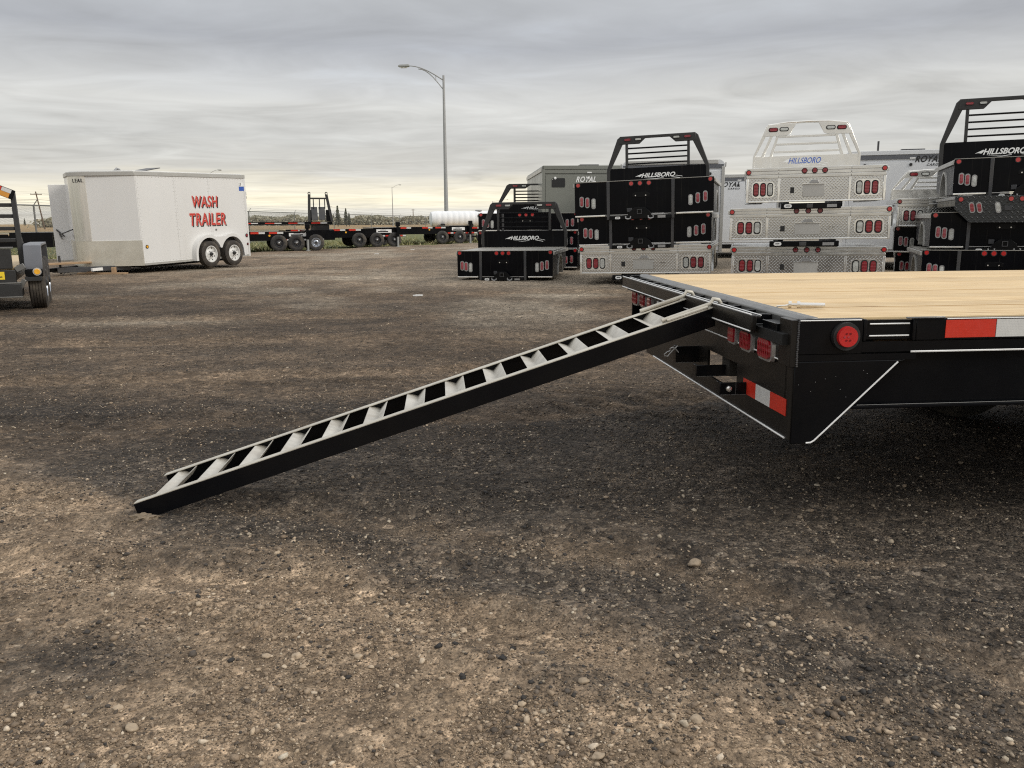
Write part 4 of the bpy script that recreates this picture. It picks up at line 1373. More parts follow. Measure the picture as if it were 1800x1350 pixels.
def alum_bed(label, loc, rz, w, H, L=2.5, rack=0.0, sill=0.0, tilt=0.0, wr=None, letters=True, hitch=True, group='truck beds stacked in the yard'):
    t = thing('truck_bed', label, 'truck bed', loc, rz, group, 0, tilt)
    bed_common(t, w, L, H, sill, 'alum', 'alum', 'alum')
    hw = w / 2
    zr = H * 0.70
    s0, s1 = -0.265 * w, 0.255 * w
    # ribbed rail across the top: three extrusions with two seams
    for a, b_ in ((-hw, s0), (s0 + 0.004, s1), (s1 + 0.004, hw)):
        q = (H - zr) / 3
        for k in range(3):
            MB().box(a, b_ - 0.002, -0.010 - 0.004 * (k != 1), 0.02, zr + q * k + 0.003, zr + q * (k + 1) - 0.002).build('rail_rib', mt['alum'], t, bevel=0.004)
    MB().box(-hw + 0.01, hw - 0.01, 0.0205, 0.05, 0.05, H - 0.01).build('backing_plate', mt['alum'], t)
    MB().box(s0 + 0.036, s1 - 0.036, 0.006, 0.018, 0.03, zr - 0.002).build('tread_plate', mt['diamond'], t)
    for x0_, x1_ in ((-hw + 0.045, s0 - 0.01), (s1 + 0.01, hw - 0.045)):
        MB().box(x0_, x1_, 0.006, 0.018, 0.03, zr - 0.002).build('tread_plate', mt['diamond'], t)
        cx = (x0_ + x1_) / 2
        cz = 0.50 * zr + 0.015
        fw, fh = (x1_ - x0_) * 0.80, zr * 0.66
        o = MB()
        out, inn = rrect(cx, cz, fw, fh, 0.07), rrect(cx, cz, fw - 0.035, fh - 0.035, 0.055)
        n = len(out)
        vs_ = [(p[0], 0.005, p[1]) for p in out] + [(p[0], -0.016, p[1]) for p in out] + [(p[0], -0.016, p[1]) for p in inn] + [(p[0], 0.004, p[1]) for p in inn]
        fs_ = []
        for r_ in range(3):
            for i in range(n):
                j = (i + 1) % n
                fs_.append((r_ * n + i, r_ * n + j, (r_ + 1) * n + j, (r_ + 1) * n + i))
        fs_.append(tuple(3 * n + i for i in range(n)))
        o.add(vs_, fs_)
        hs = o.build('light_housing', mt['alum_white'], t, smooth=40)
        kinds = ('red', 'red', 'clear') if cx < 0 else ('clear', 'red', 'red')
        for k, kd in enumerate(kinds):
            lx = cx + (k - 1) * fw * 0.31
            lamp_y('tail_light' if kd == 'red' else 'reverse_light', t, stadium(lx, cz, fw * 0.21, fh * 0.80), 0.003, 0.022, kd, 'grommet', 1.25, 0.014)
    for x in (s0 + 0.014, s1 - 0.014):
        MB().box(x - 0.02, x + 0.02, -0.006, 0.018, 0.025, zr).build('divider', mt['alum_white'], t, bevel=0.004)
    for s in (-1, 1):
        a, b_ = sorted((s * hw, s * (hw - 0.042)))
        MB().box(a, b_, -0.008, 0.02, 0.0, zr).build('corner_trim', mt['alum_white'], t, bevel=0.006)
    MB().box(-hw + 0.043, hw - 0.043, -0.012, 0.02, 0.0, 0.028).build('lower_lip', mt['alum_white'], t, bevel=0.006)
    px = 0.0
    MB().box(px - 0.085 * w, px + 0.072 * w, -0.004, 0.005, 0.15 * H, 0.51 * H).build('plate_recess', mt['roofline'], t, bevel=0.004)
    MB().box(px - 0.09 * w, px + 0.077 * w, -0.02, -0.0045, 0.51 * H, 0.525 * H).build('recess_lip', mt['alum_white'], t)
    MB().prism([(px - 0.04 * w, 0.53 * H), (px + 0.035 * w, 0.53 * H), (px + 0.018 * w, 0.63 * H), (px - 0.024 * w, 0.63 * H)], 'y', 0.005, -0.03).build('plate_lamp_cover', mt['bezel'], t, bevel=0.004)
    MB().box(-0.175 * w, -0.147 * w, -0.012, 0.0055, 0.26 * H, 0.43 * H).build('plug_socket', mt['grommet'], t, bevel=0.004)
    for k in (0.125, 0.147):
        MB().box(k * w, k * w + 0.022, -0.002, 0.0055, 0.37 * H, 0.387 * H).build('slot', mt['grommet'], t)
    for x, z in ((-hw + 0.035, H * 0.88), (hw - 0.035, H * 0.90)):
        lamp_y('marker_light', t, circle(x, z, 0.036), -0.014, 0.014, 'red_bright' if x < 0 else 'red_bright', 'grommet', 1.22)
    for k in (-0.078, -0.005, 0.068):
        lamp_y('marker_light', t, circle(k * w, H * 0.89, 0.040), -0.014, 0.014, 'red', 'grommet', 1.2)
    if hitch:
        MB().box(-0.24 * w, 0.19 * w, -0.12, 0.10, -0.115, -0.02).build('hitch_box', mt['black'], t, bevel=0.008)
        MB().box(-0.055 * w, -0.012 * w, -0.145, -0.121, -0.10, -0.035).build('receiver_tube', mt['charcoal'], t, bevel=0.004)
        MB().box(0.09 * w, 0.16 * w, -0.123, -0.1205, -0.095, -0.045).build('warning_decal', mt['bezel'], t)
        sticker_oval(t, -0.19 * w, -0.065, -0.1205, 0.125, 0.06)
    if rack:
        rack_alum(t, w, L, H, rack, wr, letters)
    return t


# single black bed on the ground
black_bed('single low black truck bed with headache rack sitting alone on the gravel', (-0.138, 18.1, 0.07), R(-10), 2.07, 0.56, 2.7, 1.06, -0.07, R(-0.3), wr=2.10, drop=0.07)
# stack beside it, top to bottom
black_bed('topmost black truck bed with tall headache rack in the black and aluminium stack', (2.538, 16.5, 1.352), R(-16), 2.657, 0.653, 2.6, 1.06, 0.0, R(-1.7), wr=2.22)
black_bed('middle black truck bed between a black bed and an aluminium bed', (2.571, 16.52, 0.795), R(-16), 2.555, 0.55, 2.6, 0, 0.0, R(-1.6))
alum_bed('bottom aluminium truck bed under two black beds', (2.586, 16.5, 0.221), R(-16), 2.529, 0.55, 2.5, 0, -0.221, R(-1.0))
# all-aluminium stack
alum_bed('topmost aluminium truck bed with aluminium headache rack and blue lettering', (5.107, 14.5, 1.53), R(-15), 2.219, 0.575, 2.5, 0.98, -0.085, R(-0.6), wr=1.98)
alum_bed('widest aluminium truck bed in the middle of the all aluminium stack', (5.038, 14.5, 0.902), R(-15), 2.58, 0.54, 2.5, 0, -0.115, R(-0.5))
alum_bed('lowest aluminium truck bed of the all aluminium stack behind the wooden deck', (5.045, 14.5, 0.25), R(-15), 2.483, 0.54, 2.5, 0, -0.25, R(0.0))
# right hand stack
black_bed('topmost black truck bed with headache rack cut by the right edge of the view', (8.76, 14.6, 1.665), R(-20), 2.30, 0.60, 2.55, 1.27, -0.05, R(-0.9), wr=2.25)


def wedge_bed(label, loc, rz, w, H, L, sill):
    t = thing('truck_bed', label, 'truck bed', loc, rz, 'truck beds stacked in the yard')
    hw = w / 2
    MB().box(-hw + 0.01, hw - 0.01, 0.03, L, H - 0.17, H).build('deck', mt['black_bed'], t, bevel=0.006)
    MB().prism([(-hw, H), (hw, H), (hw, H - 0.22), (hw - 0.24, 0), (-hw + 0.24, 0), (-hw, H - 0.22)], 'y', 0.0, 0.02).build('tread_plate', mt['diamond_black'], t, bevel=0.004)
    MB().prism([(-hw + 0.04, H - 0.02), (hw - 0.04, H - 0.02), (hw - 0.04, H - 0.22), (hw - 0.26, 0.02), (-hw + 0.26, 0.02), (-hw + 0.04, H - 0.22)], 'y', 0.0215, 0.05).build('backing_plate', mt['dark'], t)
    for s in (-1, 1):
        a, b_ = sorted((s * hw, s * (hw + 0.025)))
        MB().box(a, b_, 0.03, L, H - 0.06, H - 0.01).build('side_rail', mt['bezel'], t, bevel=0.004)
        MB().box(s * 0.43 - 0.04, s * 0.43 + 0.04, 0.35, L - 0.02, sill, H - 0.17).build('frame_rail', mt['dark'], t)
    for k in (0.034, 0.335, 0.40, 0.47, 0.966):
        lamp_y('marker_light', t, circle(-hw + k * w, H - 0.055, 0.040), 0.0, 0.014, 'red_bright', 'grommet', 1.22)
    for k, kd in ((0.105, 'red'), (0.15, 'red'), (0.262, 'clear'), (0.738, 'clear'), (0.85, 'red'), (0.895, 'red')):
        x = -hw + k * w
        lamp_y('tail_light' if kd == 'red' else 'reverse_light', t, rot2(stadium(x, H * 0.56, 0.065, 0.165), x, H * 0.56, R(12 if k < 0.5 else -12)), 0.0, 0.014, kd, 'bezel', 1.3)
    MB().box(-0.20 * w, -0.155 * w, -0.02, -0.001, H * 0.45, H * 0.62).build('plug_socket', mt['charcoal'], t, bevel=0.004)
    return t


wedge_bed('wedge shaped black truck bed with tread plate tail near the right edge', (8.78, 14.30, 1.165), R(-20), 2.50, 0.445, 2.5, 0.187)
black_bed('black truck bed beneath the tread plate wedge near the right edge', (8.49, 14.62, 0.751), R(-20), 2.387, 0.60, 2.6, 0, -0.05, R(-0.4))
black_bed('lowest black truck bed at the right edge half hidden by the wooden deck', (8.28, 14.5, 0.127), R(-20), 2.30, 0.575, 2.6, 0, -0.127, R(0.0))
# bed with pale rack seen between the two right hand stacks, on black beds
alum_bed('pale aluminium truck bed with rack glimpsed between the two right hand stacks', (9.064, 17.2, 1.08), R(-18), 2.433, 0.565, 1.9, 0.64, 0.0, 0, letters=False, hitch=False, wr=2.35)
black_bed('upper black truck bed under the glimpsed pale aluminium bed', (9.10, 17.3, 0.56), R(-24), 2.45, 0.515, 2.5, 0, 0.0, 0, hitch=False)
black_bed('lower black truck bed under the glimpsed pale aluminium bed', (9.16, 17.3, 0.06), R(-24), 2.45, 0.495, 2.5, 0, -0.06, 0, hitch=False)
# stack behind the single bed
black_bed('topmost black truck bed with rack in the stack behind the single black bed', (0.44, 22.0, 1.00), R(-9), 2.60, 0.44, 2.6, 0.84, 0.0, 0, hitch=False, wr=2.45)
black_bed('middle black truck bed in the stack behind the single black bed', (0.42, 22.05, 0.54), R(-9), 2.60, 0.445, 2.6, 0, 0.0, 0, hitch=False)
black_bed('bottom black truck bed in the stack behind the single black bed', (0.42, 22.0, 0.06), R(-9), 2.60, 0.465, 2.6, 0, -0.06, 0, hitch=False)


# ------------------------------------------------------------------ enclosed cargo trailers behind the beds
def cargo_trailer(label, loc, rz, w, z0, z1, L, skin, trim_or_glint, letters, ly, frame_round=False, plate=True, sticker=True, vent=True, lx=(-0.14, 0.10), lettered=True):
    t = thing('cargo_trailer', label, 'cargo trailer', loc, rz, 'enclosed cargo trailers behind the beds')
    hw = w / 2
    prof = [(-hw, z0), (hw, z0), (hw, z1 - 0.12)]
    r = 0.16 if frame_round else 0.04
    for i in range(7):
        a = math.pi / 2 * i / 6
        prof.append((hw - r + r * math.cos(a), z1 - r + r * math.sin(a)))
    for i in range(7):
        a = math.pi / 2 + math.pi / 2 * i / 6
        prof.append((-hw + r + r * math.cos(a), z1 - r + r * math.sin(a)))
    MB().prism(prof, 'y', 0.02, L).build('body', mt[skin], t, smooth=30)
    e = 0.09
    MB().box(-hw + e, hw - e, 0.0, 0.018, z0 + 0.06, z1 - 0.26).build('ramp_door', mt[skin], t, bevel=0.004)
    MB().box(-hw + r, hw - r, -0.015, 0.018, z1 - 0.10, z1 - 0.005).build('rear_header', mt[trim_or_glint], t, bevel=0.006)
    MB().box(-hw + 0.03, hw - 0.03, -0.004, 0.018, z1 - 0.20, z1 - 0.11).build('door_frame', mt['fender' if skin != 'panel_grey' else skin], t)
    for s in (-1, 1):
        a, b_ = sorted((s * hw, s * (hw - 0.075)))
        MB().box(a, b_, -0.012, 0.018, z0, z1 - max(r, 0.1)).build('door_post', mt[trim_or_glint], t, bevel=0.005)
        a, b_ = sorted((s * (hw + 0.004), s * (hw + 0.03)))
        MB().box(a, b_, 0.03, L, z1 - 0.16, z1 - 0.07).build('roof_trim', mt['roofline'], t)
    for k in range(3):
        x = (-0.36 + 0.36 * k) * w
        MB().lathe([(0.035, 0), (0.035, -0.02), (0.012, -0.028)], (x, 0.0, z1 - 0.33), 'y', 12).build('hinge_cap', mt['grommet' if skin != 'panel_grey' else 'white'], t)
    MB().box(-0.03, 0.09, -0.020, -0.005, z1 - 0.20, z1 - 0.17).build('clearance_light', mt['white'], t)
    if plate:
        o = MB().prism(rrect(-hw + 0.44, z1 - 0.45, 0.36, 0.24, 0.03), 'y', 0.0, -0.012).build('plate_holder', mt['grommet'], t, bevel=0.004)
        MB().box(-hw + 0.47 - 0.2, -hw + 0.47 - 0.18, -0.018, -0.012, z1 - 0.37, z1 - 0.35).build('screw', mt['zinc'], o)
    lm = mt[letters]
    if lettered:
        a, b_ = lx[0] * w, lx[1] * w
        lettering('lettering', 'ROYAL', a, b_, ly, ly + 0.15, -0.004, lm, t, 0.35, 0.028, spacing=1.1)
        lettering('lettering', 'CARGO', a + (b_ - a) * 0.45, b_, ly - 0.085, ly - 0.03, -0.004, lm, t, 0.35, 0.02, spacing=1.25)
    if vent:
        MB().box(-0.2, 0.32, 0.2, 0.6, z1, z1 + 0.04).build('roof_light_bar', mt['charcoal'], t, bevel=0.008)
    MB().box(-hw + 0.2, hw - 0.2, 0.1, L - 0.1, z0 - 0.14, z0 - 0.001).build('chassis', mt['dark'], t)
    for s in (-1, 1):
        for k in (-0.43, 0.43):
            wheel(t, (s * (hw - 0.12), L * 0.45 + k, 0.34), 0.34, 0.2, 'rim_white', s, n=20)
    # wheels turn round local x here
    for o in t.children:
        if o.name.startswith('wheel'):
            o.rotation_euler = (0, 0, R(-90))
    return t


cargo_trailer('grey green enclosed cargo trailer with white lettering behind the black stacks', (2.10, 23.4, 0), R(3.5), 2.5, 0.45, 2.70, 5.0, 'panel_grey', 'panel_grey', 'white', 2.26, lx=(-0.135, 0.085))
cargo_trailer('white enclosed trailer with rounded grey roof corners right behind the tall black rack', (3.93, 21.0, 0), R(-11), 2.46, 0.45, 2.66, 5.0, 'panel_white', 'roofline', 'black_print', 1.9, frame_round=True, plate=False, vent=False, lettered=False)
cargo_trailer('white enclosed trailer with black lettering seen in the gap left of the aluminium stack', (7.30, 27.7, 0), R(-12), 2.6, 0.45, 2.66, 5.0, 'panel_white', 'roofline', 'black_print', 2.27, lx=(-0.24, 0.02), vent=False)
tD = cargo_trailer('white enclosed trailer with black lettering behind the pale rack between the right stacks', (9.41, 20.4, 0), R(-16), 2.8, 0.45, 2.815, 4.6, 'panel_white', 'panel_white', 'black_print', 2.53, lx=(0.03, 0.235))
MB().box(-0.72, -0.68, 0.3, 0.36, 2.815, 3.06).build('antenna_stub', mt['charcoal'], tD)


# ------------------------------------------------------------------ white wash trailer
def wash_trailer():
    dx, dy = 0.41, 0.91
    rz = math.atan2(dy, dx)
    t = thing('enclosed_trailer', 'white enclosed trailer lettered in red with its far side door open', 'trailer', (-9.34, 21.6, 0), rz, None, 0, R(-1.25))
    # local x runs from the nose corner to the rear along the near side, y across to the far side
    L, W, z0, z1 = 3.95, 2.50, 0.215, 2.49
    n, c0, c1 = -0.66, 1.10, 1.52
    plan = [(0, 0), (L, 0), (L, W), (0, W), (n * 0.97, c1 + 0.03), (n, c1 - 0.05), (n, c0 + 0.05), (n * 0.97, c0 - 0.03)]
    MB().prism(plan, 'z', z0, z1).build('body', mt['panel'], t, smooth=0)
    big = [(-0.01, -0.018), (L + 0.012, -0.018), (L + 0.012, W + 0.018), (-0.01, W + 0.018), (n - 0.02, c1 + 0.05), (n - 0.02, c0 - 0.05)]
    MB().prism(big, 'z', z1 - 0.07, z1 + 0.035).build('roof_trim', mt['roofline'], t, bevel=0.01)
    MB().prism([(-0.0, 0.05), (L - 0.05, 0.05), (L - 0.05, W - 0.05), (0, W - 0.05), (n + 0.05, c1), (n + 0.05, c0)], 'z', z1 + 0.036, z1 + 0.055).build('roof', mt['panel'], t, bevel=0.008)
    cap = [(n * 0.93, c0 - 0.10), (n * 1.005, c0 - 0.02), (n * 1.02, c0 + 0.10), (n * 1.02, c1 - 0.10), (n * 1.005, c1 + 0.02), (n * 0.93, c1 + 0.10), (n * 0.8, c1), (n * 0.8, c0)]
    MB().prism(cap, 'z', z0 + 0.62, z1 - 0.071).build('nose_cap', mt['chrome'], t, smooth=60)
    e = 0.014
    grd = [(0.03, -e), (-0.005, -e), (n * 0.98, c0 - 0.03 - e), (n - 0.03, c0 + 0.05), (n - 0.03, c1 - 0.05), (n * 0.98, c1 + 0.03 + e), (0.0, W + e), (0.0, W - 0.1), (n * 0.8, c1), (n * 0.8, c0), (0.03, 0.1)]
    MB().prism(grd, 'z', z0 - 0.02, z0 + 0.615).build('stone_guard', mt['guard'], t, smooth=50)
    MB().box(0.045, L, -0.012, -0.001, z0 - 0.02, z0 + 0.035).build('sill_trim', mt['roofline'], t)
    for x in (0.035, 1.27, 2.5):
        MB().box(x - 0.012, x + 0.012, -0.006, -0.0005, z0 + (0.62 if x < 0.1 else 0.036), z1 - 0.071).build('panel_seam', mt['panel'], t)
    rv = MB()
    for k in range(34):
        rv.lathe([(0.009, -0.002), (0.006, -0.006)], (0.10 + k * 0.112, 0, z1 - 0.10), 'y', 6)
        if not 1.55 < 0.10 + k * 0.112 < 3.75:
            rv.lathe([(0.009, -0.002), (0.006, -0.006)], (0.10 + k * 0.112, 0, z0 + 0.07), 'y', 6)
    for x in (0.075, 1.23, 1.31, 2.46, 2.54, L - 0.09):
        for k in range(17):
            z = z0 + 0.66 + k * 0.09
            if z < z1 - 0.12:
                rv.lathe([(0.008, -0.001), (0.005, -0.005)], (x, 0, z), 'y', 6)
    rv.build('rivet_row', mt['roofline'], t)['kind'] = 'stuff'
    MB().box(L - 0.05, L + 0.01, -0.014, 0.1, z0 - 0.02, z1 - 0.071).build('rear_post', mt['panel'], t, bevel=0.006)
    for z in (1.95, 1.85):
        MB().box(L + 0.011, L + 0.05, 0.01, 0.06, z, z + 0.08).build('door_hinge', mt['charcoal'], t)
    # twin arch fender
    def arch(cx, r):
        return [(cx + r * math.cos(a), 0.365 + r * 1.0 * math.sin(a)) for a in [math.pi * i / 14 for i in range(15)]]
    w1, w2, rf = 2.19, 3.09, 0.52
    outer = [(w1 - rf, 0.20)]
    for i in range(15):
        a = math.pi - (math.pi - 1.05) * i / 14
        outer.append((w1 + rf * math.cos(a), 0.365 + rf * math.sin(a)))
    for i in range(15):
        a = (math.pi - 1.05) * (1 - i / 14)
        outer.append((w2 + rf * math.cos(a), 0.365 + rf * math.sin(a)))
    outer.append((w2 + rf, 0.24))
    ri = rf - 0.075
    inner = [(w2 + ri + 0.02, 0.24)]
    for i in range(15):
        a = (math.pi - 0.35) * i / 14
        inner.append((w2 + ri * math.cos(a), 0.36 + ri * math.sin(a)))
    for i in range(15):
        a = 0.35 + (math.pi - 0.35) * i / 14
        inner.append((w1 + ri * math.cos(a), 0.36 + ri * math.sin(a)))
    inner.append((w1 - ri, 0.20))
    MB().prism(outer + inner, 'y', -0.16, 0.0).build('fender', mt['panel'], t, smooth=50)
    # dark wheel well
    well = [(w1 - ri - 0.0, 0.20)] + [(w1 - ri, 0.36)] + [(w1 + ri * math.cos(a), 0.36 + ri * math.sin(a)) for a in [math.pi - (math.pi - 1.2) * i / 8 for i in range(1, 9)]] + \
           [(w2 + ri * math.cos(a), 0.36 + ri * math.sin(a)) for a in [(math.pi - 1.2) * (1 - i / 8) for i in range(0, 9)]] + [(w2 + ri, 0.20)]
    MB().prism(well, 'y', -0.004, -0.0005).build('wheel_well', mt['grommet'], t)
    for x in (w1, w2):
        wheel(t, (x, -0.10, 0.362 - 0.02 * (x - 2)), 0.352, 0.21, 'rim_white', -1, 'rubber_tan', n=44, rim_r=0.63)
        wheel(t, (x, W + 0.02, 0.362 - 0.02 * (x - 2)), 0.352, 0.21, 'rim_white', 1, 'rubber_tan', n=24)
    MB().box(0.3, L - 0.1, 0.3, W - 0.3, z0 - 0.10, z0 - 0.001).build('chassis', mt['dark'], t)
    # marker lights, latch, stickers
    for x, z, m_, r in ((0.17, 0.66, 'amber', 0.035), (3.86, 0.80, 'red', 0.04), (3.88, 0.55, 'red', 0.028)):
        lamp_y('marker_light', t, circle(x, z, r), -0.002, 0.016, m_, 'grommet', 1.35)
    MB().box(2.62, 2.67, -0.02, 0, 0.985, 1.03).build('fender_bolt', mt['bezel'], t)
    MB().box(3.70, 3.93, -0.004, -0.001, 2.07, 2.19).build('blue_sticker', mt['blue'], t)
    st = MB().box(3.70, 3.93, -0.004, -0.001, 2.195, 2.31).build('white_sticker', mt['white'], t)
    lettering('lettering', 'X', 3.72, 3.80, 2.215, 2.30, -0.006, mt['black_print'], st, 0.3, 0.03)
    # WASH TRAILER, red with pale edge and black drop shadow
    for txt, a, b_, za, zb in (('WASH', 1.84, 2.79, 1.63, 1.93), ('TRAILER', 1.70, 3.05, 1.14, 1.47)):
        ex = [(1.98, 1.14), (1.98, 1.10), (3.02, 1.12), (3.02, 1.15)]
        for nm, m_, off, ddx, ddz, y in (('lettering_shadow', 'black_print', 0.026, 0.036, -0.034, -0.0035), ('lettering_edge', 'pink_print', 0.036, 0.0, 0.0, -0.0055), ('lettering', 'red_print', 0.014, 0.004, -0.004, -0.0075)):
            o = lettering(nm, txt, a + ddx, b_ + ddx, za + ddz, zb + ddz, y, mt[m_], t, 0.14, off, ref=0.014, depth=0.0012, spacing=1.08)
    o = lettering('lettering', 'LEAL', 0, 0.34, 2.27, 2.36, 0, mt['black_print'], t, 0.0, 0.02, spacing=1.3)
    o.rotation_euler = (0, 0, R(-90))
    o.location = (n * 1.02 - 0.004, c1 - 0.16, 0)
    # roof fittings
    v = MB().lathe([(0.10, 0), (0.10, 0.05), (0.07, 0.06)], (0.55, 1.2, z1 + 0.05), 'z', 14)
    v.tube([(0.50, 1.2, z1 + 0.10), (0.55, 1.2, z1 + 0.15), (0.62, 1.2, z1 + 0.13), (0.66, 1.2, z1 + 0.09)], 0.03, 8)
    v.build('roof_vent', mt['bezel'], t)
    h = MB().box(1.25, 1.70, 0.9, 1.4, z1 + 0.055, z1 + 0.09).build('roof_hatch', mt['roofline'], t)
    MB().bar((1.15, 1.15, z1 + 0.095), (1.72, 1.15, z1 + 0.19), 0.5, 0.02).build('hatch_lid', mt['charcoal'], h)
    # open far side door
    hx = 0.55
    d = part_empty('side_door', t, (hx, W, 0), R(-52))
    dm = MB().box(-0.86, 0, 0.0, 0.045, z0 + 0.05, z1 - 0.22).build('door_leaf', mt['panel'], d, bevel=0.008)
    MB().box(-0.855, -0.005, -0.006, -0.001, z0 + 0.055, z0 + 0.08).build('door_edge', mt['roofline'], d)
    lt = MB()
    lt.bar((-0.78, -0.02, 1.10), (-0.60, -0.02, 0.92), 0.03, 0.03).tube([(-0.72, -0.03, 1.06), (-0.70, -0.06, 0.98), (-0.66, -0.03, 0.90)], 0.014, 6)
    lt.build('latch', mt['charcoal'], d)
    MB().tube([(n * 0.8, c1 + 0.22, 1.12), (n * 0.45, W + 0.05, 0.98), (hx - 0.42, W + 0.52, 0.86)], 0.016, 6).build('door_stay', mt['black'], t)
    MB().tube([(n * 0.92, c1 + 0.06, 1.10), (n * 0.90, c1 + 0.12, 0.95), (n * 0.86, c1 + 0.09, 0.72)], 0.014, 6).build('strap', mt['black'], t)
    # drawbar
    yc = W / 2
    for s in (-1, 1):
        MB().bar((0.0, yc + s * 0.80, z0 - 0.07), (-1.55, yc + s * 0.07, z0 - 0.045), 0.06, 0.12).build('drawbar_rail', mt['charcoal'], t, bevel=0.006)
    MB().bar((-1.45, yc, z0 - 0.03), (-1.85, yc, z0 - 0.03), 0.09, 0.09).build('coupler', mt['black'], t, bevel=0.02)
    MB().tube([(-1.40, yc, z0 - 0.14), (-1.40, yc, z0 + 0.30)], 0.03, 8).build('jack', mt['charcoal'], t)
    MB().tube([(-1.35 + 0.10 * math.cos(a), yc - 0.14, z0 - 0.16 - 0.06 * math.sin(a)) for a in [i * 0.6 for i in range(10)]], 0.013, 6).build('safety_chain', mt['charcoal'], t)
    MB().box(-0.95, -0.65, yc - 0.56, yc - 0.50, z0 - 0.10, z0 - 0.03).build('white_plate', mt['white'], t)
    return t


wt = wash_trailer()
c_, s_ = 0.41 / math.hypot(0.41, 0.91), 0.91 / math.hypot(0.41, 0.91)


def wt_pt(x, y):
    return (-9.34 + x * c_ - y * s_, 21.6 + x * s_ + y * c_)


px_, py_ = wt_pt(-1.2, 1.15)
o = MB().box(-0.85, 0.75, -0.13, 0.13, 0, 0.045).build('wooden_plank', mt['oldwood'], bevel=0.004)
o.location = (px_, py_, 0.275)
o.rotation_euler = (0, R(0.5), R(70))
tag(o, 'raw lumber plank laid along the wash trailer drawbar', 'plank')
bx, by = wt_pt(-0.62, 0.75)
t = thing('trestle', 'low wooden trestle propping up the nose of the wash trailer', 'trestle', (bx, by, 0), math.atan2(s_, c_) - R(70))
MB().box(-0.62, 0.62, -0.09, 0.09, 0, 0.04).build('base_board', mt['oldwood'], t, bevel=0.004)
for k in (-0.35, 0.30):
    MB().box(k - 0.045, k + 0.045, -0.045, 0.045, 0.041, 0.175).build('leg', mt['oldwood'], t, bevel=0.004)


